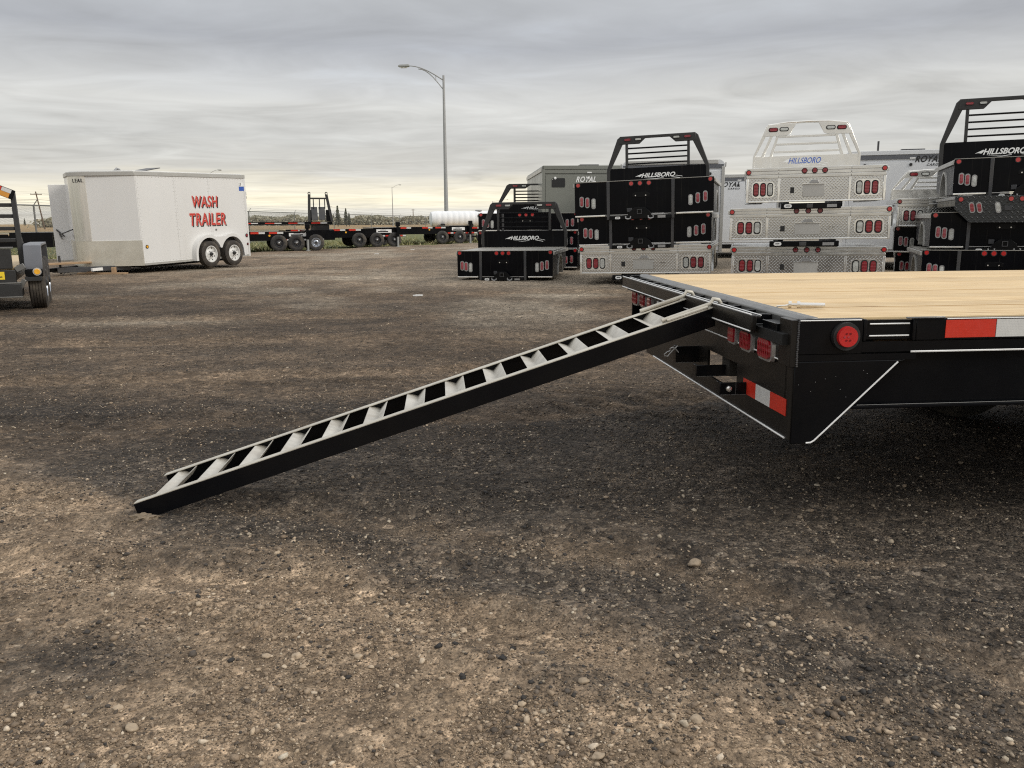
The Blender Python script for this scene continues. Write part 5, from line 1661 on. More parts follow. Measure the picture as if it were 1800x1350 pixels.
# ------------------------------------------------------------------ equipment trailer cut by the left edge
def equipment_trailer():
    t = thing('equipment_trailer', 'black equipment trailer with grey fenders and ladder ramps at the left edge', 'trailer', (-7.885, 11.92, 0), R(26))
    # x across (right fender at +), y away from the camera
    hw = 0.80
    MB().box(-hw, hw - 0.03, 0.0, 0.04, 0.62, 0.90).build('tool_box', mt['rack'], t, bevel=0.006)
    MB().box(-hw, hw, -0.012, 0.045, 0.905, 0.93).build('box_lid', mt['cap'], t, bevel=0.004)
    MB().box(-hw, hw, -0.03, 0.05, 0.42, 0.60).build('front_panel', mt['rack'], t, bevel=0.006)
    MB().box(-hw, hw + 0.06, -0.05, 0.0, 0.405, 0.425).build('lip', mt['cap'], t, bevel=0.003)
    MB().box(-hw, hw + 0.06, -0.05, 0.3, 0.22, 0.40).build('lower_panel', mt['rack'], t, bevel=0.006)
    MB().box(-hw, hw + 0.06, -0.06, -0.02, 0.205, 0.225).build('lip', mt['cap'], t, bevel=0.003)
    MB().box(-hw, hw, 0.05, 5.2, 0.45, 0.60).build('frame', mt['black'], t)
    MB().box(-hw, hw, 0.05, 5.2, 0.605, 0.65).build('deck', mt['far_wood'], t)
    lt = MB().box(hw - 0.34, hw - 0.14, -0.035, -0.031, 0.47, 0.58).build('yellow_sticker', mt['yellow'], t)
    MB().box(hw - 0.31, hw - 0.17, -0.037, -0.0352, 0.50, 0.515).box(hw - 0.31, hw - 0.20, -0.037, -0.0352, 0.535, 0.55).build('printed_line', mt['black_print'], lt)
    for s in (-1, 1):
        x0, x1 = sorted((s * (hw + 0.115), s * (hw + 0.345)))
        fy = 0.05
        prof = [(fy, 0.60), (fy, 0.66), (fy + 0.10, 0.945), (fy + 0.22, 0.965), (fy + 1.75, 0.965), (fy + 1.95, 0.62), (fy + 1.90, 0.62), (fy + 1.72, 0.93), (fy + 0.24, 0.93), (fy + 0.06, 0.60)]
        MB().prism(prof, 'x', x0, x1).build('fender', mt['fender'], t, bevel=0.006)
        MB().box(x0 + 0.0, x1, fy - 0.02, fy + 0.06, 0.50, 0.598).build('light_box', mt['black'], t, bevel=0.008)
        MB().box(x0 - 0.01, x1 - 0.02, fy - 0.03, fy + 0.05, 0.43, 0.495).build('fender_step', mt['rack'], t, bevel=0.006)
        lamp_y('marker_light', t, circle(s * (hw + 0.27), 0.567, 0.045), fy - 0.021, 0.03, 'amber', 'zinc', 1.3)
        for k in (0.42, 1.30):
            w = wheel(t, (s * (hw + 0.245), fy + k, 0.375), 0.375, 0.235, 'rim_alloy', 1, 'rubber_tan', n=48)
            w.rotation_euler = (0, 0, R(-90 if s > 0 else 90))
        MB().bar((s * (hw + 0.0), 0.02, 0.60), (s * (hw + 0.12), 0.02, 0.66), 0.06, 0.08).build('fender_bracket', mt['cap'], t, bevel=0.006)
        MB().bar((s * (hw + 0.01), 0.03, 0.28), (s * (hw + 0.10), 0.03, 0.46), 0.05, 0.06).build('brace', mt['cap'], t, bevel=0.006)
    # upright ladder rack (front stop) with rungs
    for s in (-1, 1):
        MB().bar((s * (hw + 0.07), 0.38, 0.66), (s * (hw + 0.045), 0.45, 1.72), 0.07, 0.07, (0, 1, 0)).build('rack_post', mt['rack'], t, bevel=0.008)
    for i, z in enumerate((0.99, 1.16, 1.34, 1.50)):
        MB().box(-hw - 0.02, hw + 0.025, 0.385 + 0.02 * i, 0.445 + 0.02 * i, z, z + 0.055).build('rung', mt['rack'], t, bevel=0.006)
    # sloping striped top rail
    a, b_ = Vector((-0.75, 0.40, 2.36)), Vector((hw + 0.06, 0.42, 1.665))
    MB().bar(a, b_, 0.07, 0.14, (0, 0, 1)).build('top_rail', mt['black'], t, bevel=0.006)
    dvec = (b_ - a)
    up = Vector((-dvec.z, 0, dvec.x)).normalized()
    nrm = Vector((0, -0.038, 0))

    def strip(nm, m_, q0, q1, off, wdt):
        p, q = a + dvec * q0, a + dvec * q1
        MB().bar(p + up * off + nrm, q + up * off + nrm, 0.006, wdt, up).build(nm, m_, t)
    for i in range(5):
        q = 0.08 + 0.18 * i
        strip('red_tape', mt['tape_red'], q, q + 0.10, 0.035, 0.055)
        strip('white_tape', mt['tape_white'], q + 0.102, q + 0.175, 0.035, 0.055)
    strip('orange_strip', mt['tape_orange'], 0.02, 0.97, -0.03, 0.07)
    # small chains hanging on the rungs
    for k in (0.30, 0.48):
        mb = MB()
        for j in range(5):
            z = 1.33 - 0.045 * j
            mb.tube([(hw - k + 0.016 * math.cos(a_), 0.36, z + 0.026 * math.sin(a_)) for a_ in [i * 0.7 for i in range(10)]], 0.006, 5)
        mb.build('chain', mt['bezel'], t)
    MB().tube([(hw + 0.03, 0.45, 1.52), (hw + 0.06, 0.5, 1.2), (hw + 0.10, 0.5, 0.97)], 0.012, 6).build('cable', mt['rack'], t)
    return t


equipment_trailer()


# ------------------------------------------------------------------ row of flatbed trailers far behind
def far_flatbed(label, loc, rz, L, z=0.80, depth=0.30, wheels=(), upper=False, rimset=None, plate=True, post=True, jx=0.10, px=1.15):
    """x along the trailer, near side looks along -y"""
    t = thing('flatbed_trailer', label, 'flatbed trailer', loc, rz, 'flatbed trailers parked in a row by the fence')
    W = 2.4
    for k in range(8):
        y = W / 8 * k
        MB().box(0.05, L - 1.3, y + 0.006, y + W / 8 - 0.006, z - 0.045, z).build('plank', mt['far_wood'], t)
    MB().box(0, L, -0.01, 0.06, z - depth, z - 0.05).build('side_beam', mt['black'], t)
    MB().box(0, L, W - 0.06, W + 0.01, z - depth, z - 0.05).build('side_beam', mt['black'], t)
    MB().box(0, L - 1.3, -0.03, 0.0, z - 0.055, z + 0.01).build('rub_rail', mt['black'], t)
    MB().box(L - 1.29, L, 0.06, W - 0.06, z - 0.10, z + 0.06).build('dovetail', mt['black'], t)
    for y in (0.5, 1.2, 1.9):
        MB().box(0.05, L - 0.05, y - 0.05, y + 0.05, z - depth, z - 0.101).build('frame_beam', mt['dark'], t)
    k = 0.25
    i = 0
    while k < L - 1.6:
        MB().box(k, k + 0.34, -0.036, -0.031, z - 0.055 - 0.03, z - 0.005).build('red_tape', mt['tape_red'], t)
        MB().box(k + 0.342, k + 0.60, -0.036, -0.031, z - 0.055 - 0.03, z - 0.005).build('white_tape', mt['tape_white'], t)
        k += 1.25 if i % 2 else 0.78
        i += 1
    lamp_y('marker_light', t, circle(L * 0.52, z - 0.16, 0.05), -0.012, 0.02, 'amber', 'grommet', 1.2)
    if plate:
        xa = L - px
        o = MB().box(xa, xa + 0.78, -0.024, -0.012, z - 0.20, z - 0.03).build('name_plate', mt['white'], t)
        MB().box(xa + 0.08, xa + 0.60, -0.028, -0.0245, z - 0.17, z - 0.11).box(xa + 0.2, xa + 0.5, -0.028, -0.0245, z - 0.08, z - 0.055).build('printed_line', mt['black_print'], o)
        MB().box(L - px - 0.30, L - px + 1.50, -0.055, -0.012, z - 0.40, z - 0.301).build('bumper_bar', mt['black'], t)
        for j in range(5):
            MB().box(L - px - 0.27 + 0.36 * j, L - px - 0.10 + 0.36 * j, -0.062, -0.0555, z - 0.385, z - 0.315).build('red_tape', mt['tape_red'], t)
            MB().box(L - px - 0.095 + 0.36 * j, L - px + 0.065 + 0.36 * j, -0.062, -0.0555, z - 0.385, z - 0.315).build('white_tape', mt['tape_white'], t)
    if post:
        j = part_empty('jack', t, (L - jx, -0.18, 0))
        MB().tube([(0, 0, 0.02), (0, 0, 0.50)], 0.055, 10).build('jack_leg', mt['galv'], j)
        MB().box(-0.09, 0.09, -0.08, 0.08, 0.0, 0.02).build('foot', mt['galv'], j)
        MB().box(-0.06, 0.06, -0.06, 0.06, 0.50, z + 0.12).build('jack_tube', mt['black'], j)
        MB().box(-0.10, 0.12, -0.09, 0.09, z + 0.121, z + 0.33).build('jack_head', mt['black'], j, bevel=0.02)
    for x, rm in wheels:
        wheel(t, (x, -0.02, 0.36), 0.36, 0.22, rm, -1, n=30)
        wheel(t, (x, W - 0.1, 0.36), 0.36, 0.22, 'rim_black', 1, n=18)
        MB().tube([(x, 0.1, 0.36), (x, W - 0.2, 0.36)], 0.05, 8).build('axle', mt['dark'], t)
    return t


YAW = math.atan2(0.53, 0.85)
far_flatbed('black flatbed trailer with pine deck carrying a second trailer, right of the wash trailer', (-13.45, 36.35, 0), YAW * 0.62, 5.9, 0.84, 0.38, [(3.45, 'rim_black'), (4.20, 'rim_black'), (5.05, 'rim_alloy')], jx=1.22, px=2.0)
far_flatbed('middle black flatbed trailer with pine deck in the distant row', (-10.85, 41.2, 0), YAW * 0.72, 5.6, 0.90, 0.42, [(3.55, 'rim_black'), (4.45, 'rim_black'), (5.35, 'rim_black')])
far_flatbed('farthest black flatbed trailer in the row with its jack near the white tank', (-7.1, 47.3, 0), YAW * 0.72, 5.2, 0.94, 0.40, [(3.45, 'rim_black'), (4.5, 'rim_black'), (5.9, 'rim_black')])
far_flatbed('black flatbed trailer beneath the white ribbed tank', (-4.6, 52.3, 0), YAW * 0.5, 6.5, 0.88, 0.36, [(0.9, 'rim_black'), (1.9, 'rim_black'), (4.4, 'rim_black')], plate=False, post=False)
far_flatbed('black flatbed trailer with pine deck behind the wash trailer open door', (-22.4, 26.2, 0), R(14), 7.6, 0.92, 0.42, [(2.0, 'rim_black'), (2.9, 'rim_black')], plate=False, post=False)


def upper_trailer():
    """gooseneck trailer stacked on the first flatbed: level deck, row of stub legs, upright ramp frame on its far end"""
    yw = YAW * 0.62
    ox, oy = -13.45 + 0.35 * math.cos(yw) - 0.5 * math.sin(yw), 36.35 + 0.35 * math.sin(yw) + 0.5 * math.cos(yw)
    t = thing('stacked_trailer', 'black trailer stacked on the flatbed with an upright ramp frame at its end', 'flatbed trailer', (ox, oy, 0.845), yw)
    L = 5.55
    MB().box(-0.25, L, 0, 1.5, 0.30, 0.42).build('deck_frame', mt['black'], t)
    for k in range(5):
        MB().box(0.6 + 1.0 * k, 1.0 + 1.0 * k, -0.006, -0.001, 0.345, 0.385).build('red_tape', mt['tape_red'], t)
        MB().box(1.005 + 1.0 * k, 1.3 + 1.0 * k, -0.006, -0.001, 0.345, 0.385).build('white_tape', mt['tape_white'], t)
    for k in range(4):
        MB().box(-0.22 + 0.33 * k, -0.10 + 0.33 * k, 0.0, 0.12, 0.0, 0.30).build('stub_leg', mt['dark'], t)
    MB().box(4.70, 5.40, 0.05, 1.3, -0.005, 0.295).build('support_block', mt['dark'], t, bevel=0.01)
    # upright frame
    for x0, x1 in ((4.55, 4.61), (5.57, 5.37)):
        MB().bar((x0, 0.3, 0.42), (x1, 0.35, 1.62), 0.11, 0.11, (0, 1, 0)).build('frame_post', mt['rack'], t)
        MB().tube([(x1 + 0.05 * math.cos(a), 0.35, 1.67 + 0.06 * math.sin(a)) for a in [i * 0.75 for i in range(9)]], 0.02, 6).build('lifting_eye', mt['rack'], t)
    MB().box(4.55, 5.45, 0.30, 0.40, 1.42, 1.49).build('cross_bar', mt['rack'], t)
    for x in (4.78, 5.05, 5.28):
        MB().box(x - 0.02, x + 0.02, 0.32, 0.36, 1.0, 1.42).build('hanger', mt['rack'], t)
    for x in (4.81, 5.15):
        MB().prism([(0.24, 0.50), (0.30, 0.50), (0.42, 1.08), (0.36, 1.08)], 'x', x - 0.15, x + 0.13).build('ramp_plate', mt['charcoal'], t, bevel=0.01)
    MB().box(5.31, 5.55, 0.28, 0.40, 0.425, 0.95).build('side_plate', mt['black'], t)
    MB().box(4.61, 4.66, 0.28, 0.40, 0.425, 0.95).build('side_plate', mt['black'], t)


upper_trailer()


def white_tank():
    yw = YAW * 0.5
    t = thing('ribbed_tank', 'white ribbed plastic tank lying on a flatbed below the tall street lamp', 'tank', (-4.75, 52.6, 0.885), yw)
    prof = [(0.30, -0.02), (0.43, 0.04), (0.475, 0.25)]
    x = 0.25
    while x < 4.9:
        prof += [(0.475, x + 0.05), (0.487, x + 0.08), (0.487, x + 0.28), (0.475, x + 0.31)]
        x += 0.36
    prof += [(0.475, x + 0.1), (0.40, x + 0.3), (0.2, x + 0.36)]
    MB().lathe(prof, (0, 1.0, 0.50), 'x', 36).build('shell', mt['tank'], t, smooth=50)
    MB().lathe([(0.22, 0), (0.22, 0.08), (0.18, 0.10)], (3.1, 1.0, 0.96), 'z', 16).build('lid', mt['bezel'], t)
    for k in (0.6, 2.4, 4.2):
        MB().box(k, k + 0.2, 0.35, 1.65, 0.0, 0.20).build('cradle', mt['dark'], t)


white_tank()


# ------------------------------------------------------------------ foreground deck-over flatbed
TA = (1.011, 3.005, 0.0)
TR = math.atan2(0.08425, 0.99644)
W = 2.59
Z = 0.895
t = thing('deckover_trailer', 'large black deckover flatbed trailer with pale wooden deck in front at right', 'flatbed trailer', TA, TR)
LEN = 7.6
# deck planks, each its own piece
npl = 14
pw = (W - 0.07) / npl
plank_me = None
for k in range(npl):
    y0 = 0.035 + k * pw
    dz = random.uniform(-0.0015, 0.0015)
    o = MB().box(0.0, LEN - 0.12, 0.0035, pw - 0.0035, -0.04, 0.0).build('plank', mt['wood'], t, bevel=0.003)
    o.location = (0.105, y0, Z + dz)
# rear: cap strip, slotted ramp rail, light bar, lower panel
MB().prism([(0.045, 0.85), (0.045, 0.886), (0.062, Z + 0.004), (0.102, Z + 0.004), (0.102, 0.85)], 'y', 0.02, W - 0.01).build('rear_cap', mt['cap'], t, bevel=0.004)
MB().box(-0.060, -0.040, 0.245, W - 0.002, 0.822, 0.884).build('ramp_rail', mt['black_rear'], t, bevel=0.004)
MB().box(-0.038, -0.018, 0.26, W - 0.01, 0.868, 0.880).build('ramp_rail_flange', mt['black_rear'], t, bevel=0.003)
for k in range(14):
    y = 0.32 + k * 0.172
    MB().box(-0.017, 0.044, y - 0.012, y + 0.012, 0.845, 0.882).build('slot_spacer', mt['black'], t, bevel=0.003)
MB().box(-0.03, 0.03, 0.02, W - 0.02, 0.80, 0.84).build('rear_channel', mt['dark'], t)
for zz, xx in ((0.886, -0.058), (0.8215, -0.0605)):
    MB().tube([(xx, 0.262, zz), (xx, W - 0.01, zz)], 0.0032, 6).build('edge_glint', mt['trim_or_glint'], t)  # pale tubes paint the sky glint along the rail edges
MB().tube([(-0.018, 0.262, 0.8825), (-0.018, W - 0.04, 0.8825)], 0.0026, 6).build('edge_glint', mt['trim_or_glint'], t)
MB().box(-0.006, 0.03, 0.1035, W - 0.05, 0.738, 0.799).build('light_bar', mt['black_rear'], t, bevel=0.003)
MB().tube([(-0.0075, 0.10, 0.7365), (-0.0075, 0.98, 0.7365)], 0.003, 6).build('edge_glint', mt['trim_or_glint'], t)
MB().tube([(-0.0075, 1.40, 0.7365), (-0.0075, W - 0.08, 0.7365)], 0.003, 6).build('edge_glint', mt['trim_or_glint'], t)
# near corner: end block and post with weld beads
MB().box(-0.018, 0.044, 0.104, 0.243, 0.800, 0.868).build('corner_block', mt['black'], t, bevel=0.0015)
MB().tube([(-0.0185, 0.11, 0.8685), (-0.0185, 0.24, 0.8685)], 0.0018, 6).build('edge_glint', mt['cap'], t)  # grey tube painted as the highlight on the block's edge
MB().box(-0.008, 0.018, -0.004, 0.102, 0.722, 0.893).build('corner_post', mt['black_rear'], t, bevel=0.0015)
bead = MB()
for k in range(26):
    z = 0.725 + k * 0.0068
    bead.lathe([(0.0042, -0.0035), (0.0042, -0.0065), (0.002, -0.0085)], (0.0185 + random.uniform(-0.001, 0.001), 0, z), 'y', 6)
bead.build('weld_bead', mt['charcoal'], t)
# lower rear panel with a slot for the ramps
pz0, pz1 = 0.45, 0.736
h0, h1, hz0, hz1 = 0.550, 0.950, 0.522, 0.645
pan = MB().box(0.0, 0.012, 0.0, h0, pz0, pz1).box(0.0, 0.012, h0, h1, pz0, hz0).box(0.0, 0.012, h0, h1, hz1, pz1).box(0.0, 0.012, h1, 2.14, pz0, pz1)
pan.build('rear_panel', mt['black_rear'], t)
MB().tube([(-0.003, 0.02, 0.4535), (-0.003, 1.96, 0.4535)], 0.0036, 6).build('edge_glint', mt['trim_or_glint'], t)
for yb, zb0, zb1, u1 in ((1.086, 0.560, 0.641, -0.0005), (0.750, 0.552, 0.604, 0.07), (0.423, 0.534, 0.586, -0.0005)):
    lk = MB().box(-0.115, u1, yb, yb + 0.010, zb0, zb1).box(-0.115, -0.105, yb + 0.0105, yb + 0.055, zb0, zb1).build('ramp_hanger', mt['black'], t, bevel=0.002)
    MB().tube([(-0.113, yb - 0.001, zb0 + 0.001), (u1 - 0.004, yb - 0.001, zb0 + 0.001)], 0.0014, 6).build('edge_glint', mt['cap'], lk)
    if yb < 0.5:
        MB().lathe([(0.012, 0), (0.012, -0.008), (0.006, -0.012)], (-0.078, yb, zb0 + 0.027), 'y', 10).build('bolt', mt['zinc'], lk)
        MB().box(-0.05, -0.047, yb - 0.002, yb - 0.0002, zb0 + 0.002, zb1 - 0.002).build('weld_seam', mt['charcoal'], lk)
cl = MB()
cl.tube([(-0.105, 1.08, 0.612), (-0.118, 1.075, 0.628), (-0.135, 1.07, 0.640), (-0.150, 1.07, 0.634), (-0.148, 1.075, 0.622), (-0.163, 1.07, 0.618), (-0.178, 1.07, 0.606), (-0.176, 1.075, 0.597), (-0.160, 1.07, 0.596), (-0.152, 1.07, 0.608), (-0.130, 1.075, 0.628), (-0.112, 1.07, 0.646)], 0.0026, 6)
cl.build('wire_clip', mt['wire'], t)


def lamp_x(name, parent, y, z, w, h, lens, x=-0.006, r=0.02, ribs=0):
    o = MB().prism(rrect(y, z, w, h, r), 'x', x, x - 0.022, 0.93).build(name, mt[lens], parent, smooth=50)
    MB().prism(rrect(y, z, w + 0.024, h + 0.020, r + 0.008), 'x', x + 0.001, x - 0.014, 0.96).build('bezel', mt['bezel'], o, smooth=50)
    if ribs:
        b = MB()
        for k in range(ribs):
            yy = y - w * 0.38 + w * 0.76 * k / (ribs - 1)
            b.box(x - 0.0245, x - 0.0215, yy - 0.0025, yy + 0.0025, z - h * 0.36, z + h * 0.36)
        b.build('lens_rib', mt['red'], o)
    return o


for s in (0, 1):
    f = (lambda v: v) if s == 0 else (lambda v: W - v)
    lamp_x('tail_light', t, f(0.205), 0.762, 0.125, 0.078, 'red', ribs=6)
    lamp_x('tail_light', t, f(0.410), 0.764, 0.112, 0.074, 'red', ribs=6)
    lamp_x('reflector', t, f(0.575), 0.766, 0.070, 0.062, 'red', r=0.006)
for k in (-1, 0, 1):
    lamp_x('marker_light', t, 1.30 + 0.16 * k, 0.768, 0.07, 0.03, 'red')
MB().box(-0.016, -0.0065, 1.80, 1.86, 0.745, 0.79).build('plate_lamp', mt['white'], t, bevel=0.003)
for k, (a, b_) in enumerate(((0.021, 0.172), (0.173, 0.322), (0.323, 0.463))):
    MB().box(-0.0025, -0.0005, a, b_, 0.535, 0.598).build('red_tape' if k != 1 else 'white_tape', mt['tape_red' if k != 1 else 'tape_white'], t)
# near side: rub rail, marker, pockets, tape, gusset, main beam
MB().box(0.020, 0.262, -0.003, 0.030, 0.766, Z).build('side_plate', mt['black'], t, bevel=0.003)
MB().tube([(0.024, -0.0045, 0.8905), (0.252, -0.0045, 0.8905)], 0.0022, 6).build('edge_glint', mt['trim_or_glint'], t)  # painted highlight line along the plate's top edge
o = MB().prism(circle(0.194, 0.832, 0.041, 32), 'y', -0.006, -0.030, 0.88).build('marker_light', mt['red_bright'], t, smooth=50)
MB().prism(circle(0.194, 0.832, 0.053, 32), 'y', -0.0035, -0.018, 0.95).build('bezel', mt['grommet'], o, smooth=50)
dd = MB()
for k in range(6):
    a = k * 1.05
    rr_ = 0.014 if k else 0.0
    dd.lathe([(0.004, -0.029), (0.004, -0.0315)], (0.194 + rr_ * math.cos(a), 0, 0.832 + rr_ * math.sin(a)), 'y', 8)
dd.build('lamp_dot', mt['red'], o)
MB().box(0.02, 0.47, -0.001, 0.03, 0.742, 0.7655).build('side_plate', mt['black'], t)


def pocket(x0, x1):
    MB().box(x0, x1, 0.006, 0.030, 0.818, 0.888).build('stake_pocket', mt['black'], t)
    for x in (x0 - 0.008, x1 - 0.004):
        MB().box(x, x + 0.012, -0.006, 0.012, 0.812, 0.892).build('pocket_tab', mt['black'], t, bevel=0.003)
    MB().tube([(x0 + 0.018, 0.003, 0.874), (x1 - 0.014, 0.003, 0.874)], 0.0028, 6).build('edge_glint', mt['trim_or_glint'], t)  # pale lines painted as glints inside the pocket
    MB().tube([(x0 + 0.018, 0.003, 0.8305), (x1 - 0.014, 0.003, 0.8305)], 0.0028, 6).build('edge_glint', mt['trim_or_glint'], t)


pocket(0.270, 0.452)
xk = 0.462
MB().box(0.462, LEN, -0.004, 0.026, 0.812, 0.8915).build('rub_rail', mt['black'], t, bevel=0.003)
MB().box(0.42, 0.565, -0.012, 0.0, 0.8925, 0.8985).build('rail_cap', mt['cap'], t, bevel=0.002)
MB().tube([(0.575, -0.006, 0.8895), (LEN - 0.1, -0.006, 0.8895)], 0.0020, 6).build('edge_glint', mt['trim_or_glint'], t)
x = 0.572
i = 0
while x < LEN - 0.3:
    MB().box(x, x + 0.192, -0.0062, -0.0042, 0.820, 0.885).build('red_tape' if i % 2 == 0 else 'white_tape', mt['tape_red' if i % 2 == 0 else 'tape_white'], t)
    x += 0.1945
    i += 1
MB().box(0.03, LEN, 0.0, 0.05, 0.772, 0.810).build('deck_channel', mt['black'], t)
MB().tube([(0.447, -0.0035, 0.7712), (LEN - 0.1, -0.0035, 0.7712)], 0.0036, 6).build('edge_glint', mt['trim_or_glint'], t)
MB().box(0.0, LEN, 0.030, 0.045, 0.572, 0.771).build('main_beam', mt['black'], t)
MB().box(0.05, LEN, 0.004, 0.072, 0.558, 0.571).build('beam_flange', mt['black'], t, bevel=0.003)
MB().tube([(0.26, 0.0045, 0.5735), (LEN - 0.1, 0.0045, 0.5735)], 0.0016, 6).build('edge_glint', mt['cap'], t)
MB().prism([(0.012, 0.741), (0.435, 0.741), (0.405, 0.735), (0.094, 0.434), (0.012, 0.434)], 'y', -0.004, 0.010).build('gusset_plate', mt['black'], t, bevel=0.003)
MB().tube([(0.070, -0.0065, 0.4385), (0.088, -0.0065, 0.4395), (0.102, -0.0065, 0.448), (0.400, -0.0065, 0.7350)], 0.0032, 6).build('edge_glint', mt['trim_or_glint'], t)  # glint painted along the gusset's sloping edge
bd = MB()
for _ in range(9):
    bd.lathe([(0.0016, -0.004), (0.001, -0.0055)], (random.uniform(0.03, 0.30), 0, random.uniform(0.60, 0.735)), 'y', 6)
bd.build('paint_speck', mt['bezel'], t)
# far side and structure below the deck
MB().box(0.0, LEN, W - 0.045, W - 0.030, 0.572, 0.80).build('main_beam', mt['black'], t)
MB().box(0.0, LEN, W - 0.03, W + 0.004, 0.812, 0.8915).build('rub_rail', mt['black'], t, bevel=0.003)
for k in range(18):
    xx = 0.30 + k * 0.41
    MB().box(xx - 0.03, xx + 0.03, 0.05, W - 0.05, 0.775, 0.850).build('cross_member', mt['dark'], t)
for y in (0.75, 1.84):
    MB().box(0.02, LEN, y - 0.05, y + 0.05, 0.56, 0.774).build('frame_beam', mt['dark'], t)
for xx in (2.05, 2.98):
    MB().tube([(xx, 0.25, 0.36), (xx, W - 0.25, 0.36)], 0.06, 10).build('axle', mt['dark'], t)
    for y, s in ((0.20, -1), (0.44, -1), (W - 0.20, 1), (W - 0.44, 1)):
        wheel(t, (xx, y, 0.375), 0.375, 0.215, 'rim_black', s, n=40)
MB().box(LEN - 0.02, LEN + 0.04, 0.0, W, 0.60, Z + 0.01).build('front_rail', mt['black'], t, bevel=0.005)
MB().bar((LEN, 0.75, 0.6), (LEN + 1.4, W / 2 - 0.05, 0.55), 0.10, 0.15).build('drawbar_rail', mt['black'], t)
MB().bar((LEN, W - 0.75, 0.6), (LEN + 1.4, W / 2 + 0.05, 0.55), 0.10, 0.15).build('drawbar_rail', mt['black'], t)
MB().tube([(LEN + 1.15, W / 2, 0.02), (LEN + 1.15, W / 2, 1.05)], 0.045, 10).build('jack', mt['galv'], t)


# loading ramp hooked on the rear rail
def ramp_thing():
    c, s = math.cos(TR), math.sin(TR)

    def wp(u, v):
        return (TA[0] + u * c - v * s, TA[1] + u * s + v * c)
    ox, oy = wp(-2.60, 0.72)
    t = thing('loading_ramp', 'black ladder style loading ramp leaning from the gravel up to the trailer deck', 'ramp', (ox, oy, 0), TR)
    r0, run, rise = 0.10, 2.455, 0.785          # lower edge from its ground contact to the rail
    sl = math.atan2(rise, run)
    cs, sn = math.cos(sl), math.sin(sl)
    hr = 0.079

    def P(a, n_):                      # a along the ramp, n_ above its lower edge
        return (r0 + a * cs - n_ * sn, a * sn + n_ * cs)
    Lr = math.hypot(run, rise)
    for y, face in ((0.0, 1), (0.45, -1)):
        y0, y1 = (y, y + 0.008) if face > 0 else (y - 0.008, y)
        tip = P(-(0.112 + hr * sn * -1) / cs, hr)
        tip = (-0.012, P(0, hr)[1] - (P(0, hr)[0] + 0.012) * sn / cs)
        web = [tip, (0.002, 0.0), (0.10, 0.0), P(Lr, 0.0), P(Lr + 0.015, hr)]
        MB().prism(web, 'y', y0, y1).build('side_rail', mt['black'], t, bevel=0.0015)
        fy0, fy1 = (y - 0.001, y + 0.040) if face > 0 else (y - 0.040, y + 0.001)
        fl = [(tip[0], tip[1] + 0.0008), (tip[0] + 0.003, tip[1] + 0.0075), P(Lr + 0.012, hr + 0.0065), P(Lr + 0.012, hr + 0.0008)]
        MB().prism(fl, 'y', fy0, fy1).build('rail_top', mt['tread'], t, bevel=0.0015)
        lf = [P(0.06, 0.0005), P(0.06, 0.006), P(Lr, 0.006), P(Lr, 0.0005)]
        b0, b1 = (y1 + 0.0005, y + 0.040) if face > 0 else (y - 0.040, y0 - 0.0005)
        MB().prism(lf, 'y', b0, b1).build('rail_foot_flange', mt['black'], t)
        # hook rod welded along the top, reaching over the rear rail
        yy = y + (0.020 if face > 0 else -0.020)
        a1 = P(Lr - 0.22, hr + 0.017)
        a2 = P(Lr + 0.01, hr + 0.019)
        hx = 2.60 - 0.050
        MB().tube([(a1[0], yy, a1[1]), (a2[0], yy, a2[1]), (hx - 0.004, yy, 0.904), (hx + 0.022, yy, 0.899), (hx + 0.030, yy, 0.885), (hx + 0.031, yy, 0.855)], 0.0095, 8).build('hook_rod', mt['tread'], t, smooth=60)
        MB().tube([(P(Lr - 0.20, hr + 0.013)[0], yy + 0.017 * -face, P(Lr - 0.20, hr + 0.013)[1]), (P(Lr - 0.01, hr + 0.013)[0], yy + 0.017 * -face, P(Lr - 0.01, hr + 0.013)[1])], 0.007, 8).build('hook_rod', mt['tread'], t)
    # V-shaped rungs, open upwards
    for k in range(13):
        a = 0.03 + k * (Lr - 0.25) / 12
        th = 0.004
        d, w = 0.036, 0.048
        sec = [P(a - w, hr - 0.001), P(a - w + th * 1.5, hr - 0.001), P(a, hr - d + th * 1.6), P(a + w - th * 1.5, hr - 0.001), P(a + w, hr - 0.001), P(a, hr - d - th)]
        MB().prism(sec, 'y', 0.0085, 0.4415).build('rung', mt['tread_dark'], t, bevel=0.001)
    return t


ramp_thing()

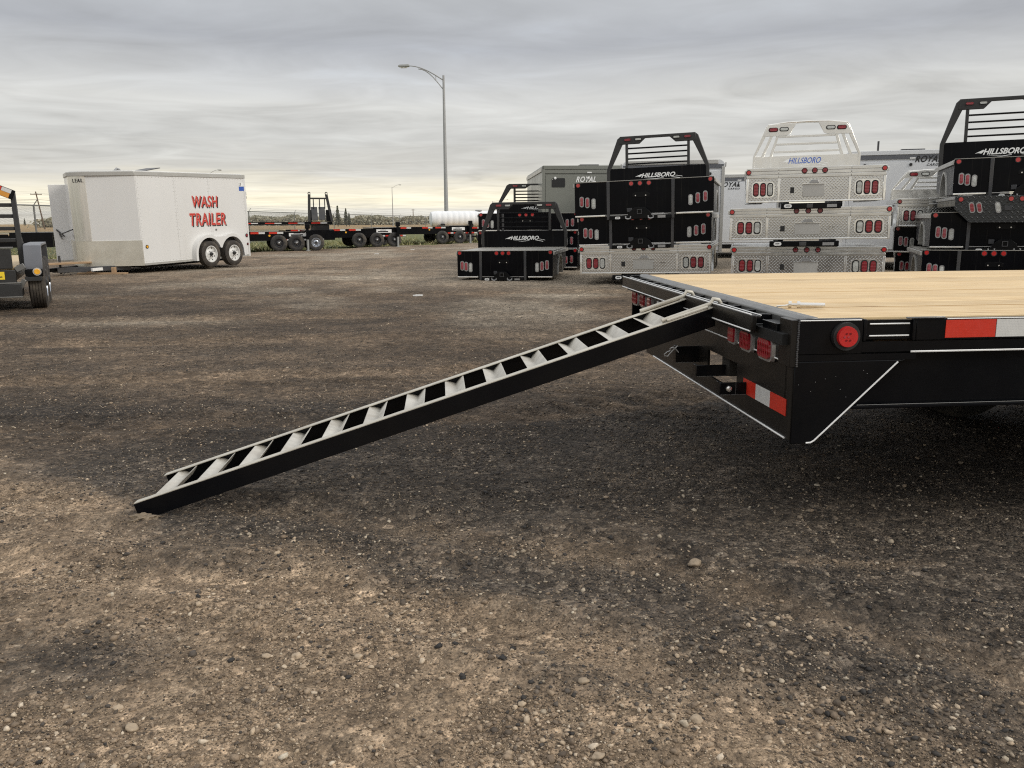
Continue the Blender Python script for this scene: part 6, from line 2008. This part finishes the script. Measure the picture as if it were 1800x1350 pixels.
# silver pin lying on the deck
cT, sT = math.cos(TR), math.sin(TR)
pu, pv = 0.20, 0.36
t2 = thing('hitch_pin', 'silver bent steel pin lying on the wooden deck near its corner', 'pin', (TA[0] + pu * cT - pv * sT, TA[1] + pu * sT + pv * cT, Z + 0.0035), TR - R(20))
MB().tube([(-0.03, 0, 0.011), (0.075, 0, 0.011)], 0.010, 12).build('shank', mt['zinc'], t2, smooth=60)
MB().tube([(-0.03, 0, 0.011), (-0.055, 0.002, 0.011), (-0.075, -0.012, 0.008), (-0.11, -0.012, 0.005)], 0.0065, 10, 0.003).build('handle', mt['zinc'], t2, smooth=60)
for k in (-0.025, -0.058):
    MB().lathe([(0.0135, -0.006), (0.0135, 0.006)], (k, 0, 0.0125), 'x', 12).build('collar', mt['zinc'], t2)

# scraps on the far lot
for sx, sy, lab in ((-4.45, 38.4, 'scrap of white paper on the lot below the middle distant flatbed'), (-5.3, 33.5, 'scrap of white litter on the lot in front of the distant row'), (-1.6, 14.4, 'scrap of white litter on the lot before the single black bed')):
    o = MB().prism([(-0.08, -0.025), (0.07, -0.04), (0.09, 0.025), (-0.025, 0.045)], 'z', 0, 0.02).build('litter_scrap', mt['white'])
    o.location = (sx, sy, 0.0)
    tag(o, lab, 'litter', 'scraps of litter on the lot')

# the heap of grit pushed up by the ramp foot
bm = bmesh.new()
bmesh.ops.create_icosphere(bm, subdivisions=4, radius=1)
for v in bm.verts:
    q = v.co.copy()
    k = 1 + 0.55 * mnoise.noise(q * 2.2 + Vector((3, 1, 0))) + 0.25 * mnoise.noise(q * 6)
    v.co = Vector((q.x * 0.075 * k, q.y * 0.055 * k, max(q.z, -0.4) * 0.022 * k))
me = bpy.data.meshes.new('grit_heap')
bm.to_mesh(me)
bm.free()
me.materials.append(mat('packed_grit', (0.20, 0.155, 0.105), 0.9, 0, 0.3, 30, bump=0.8, bscale=120))
o = bpy.data.objects.new('grit_heap', me)
COL.objects.link(o)
o.location = (-1.60, 3.44, 0.0)
o.scale = (1, 1, 1)
tag(o, 'small heap of tan grit pushed up at the foot of the ramp', 'grit heap')
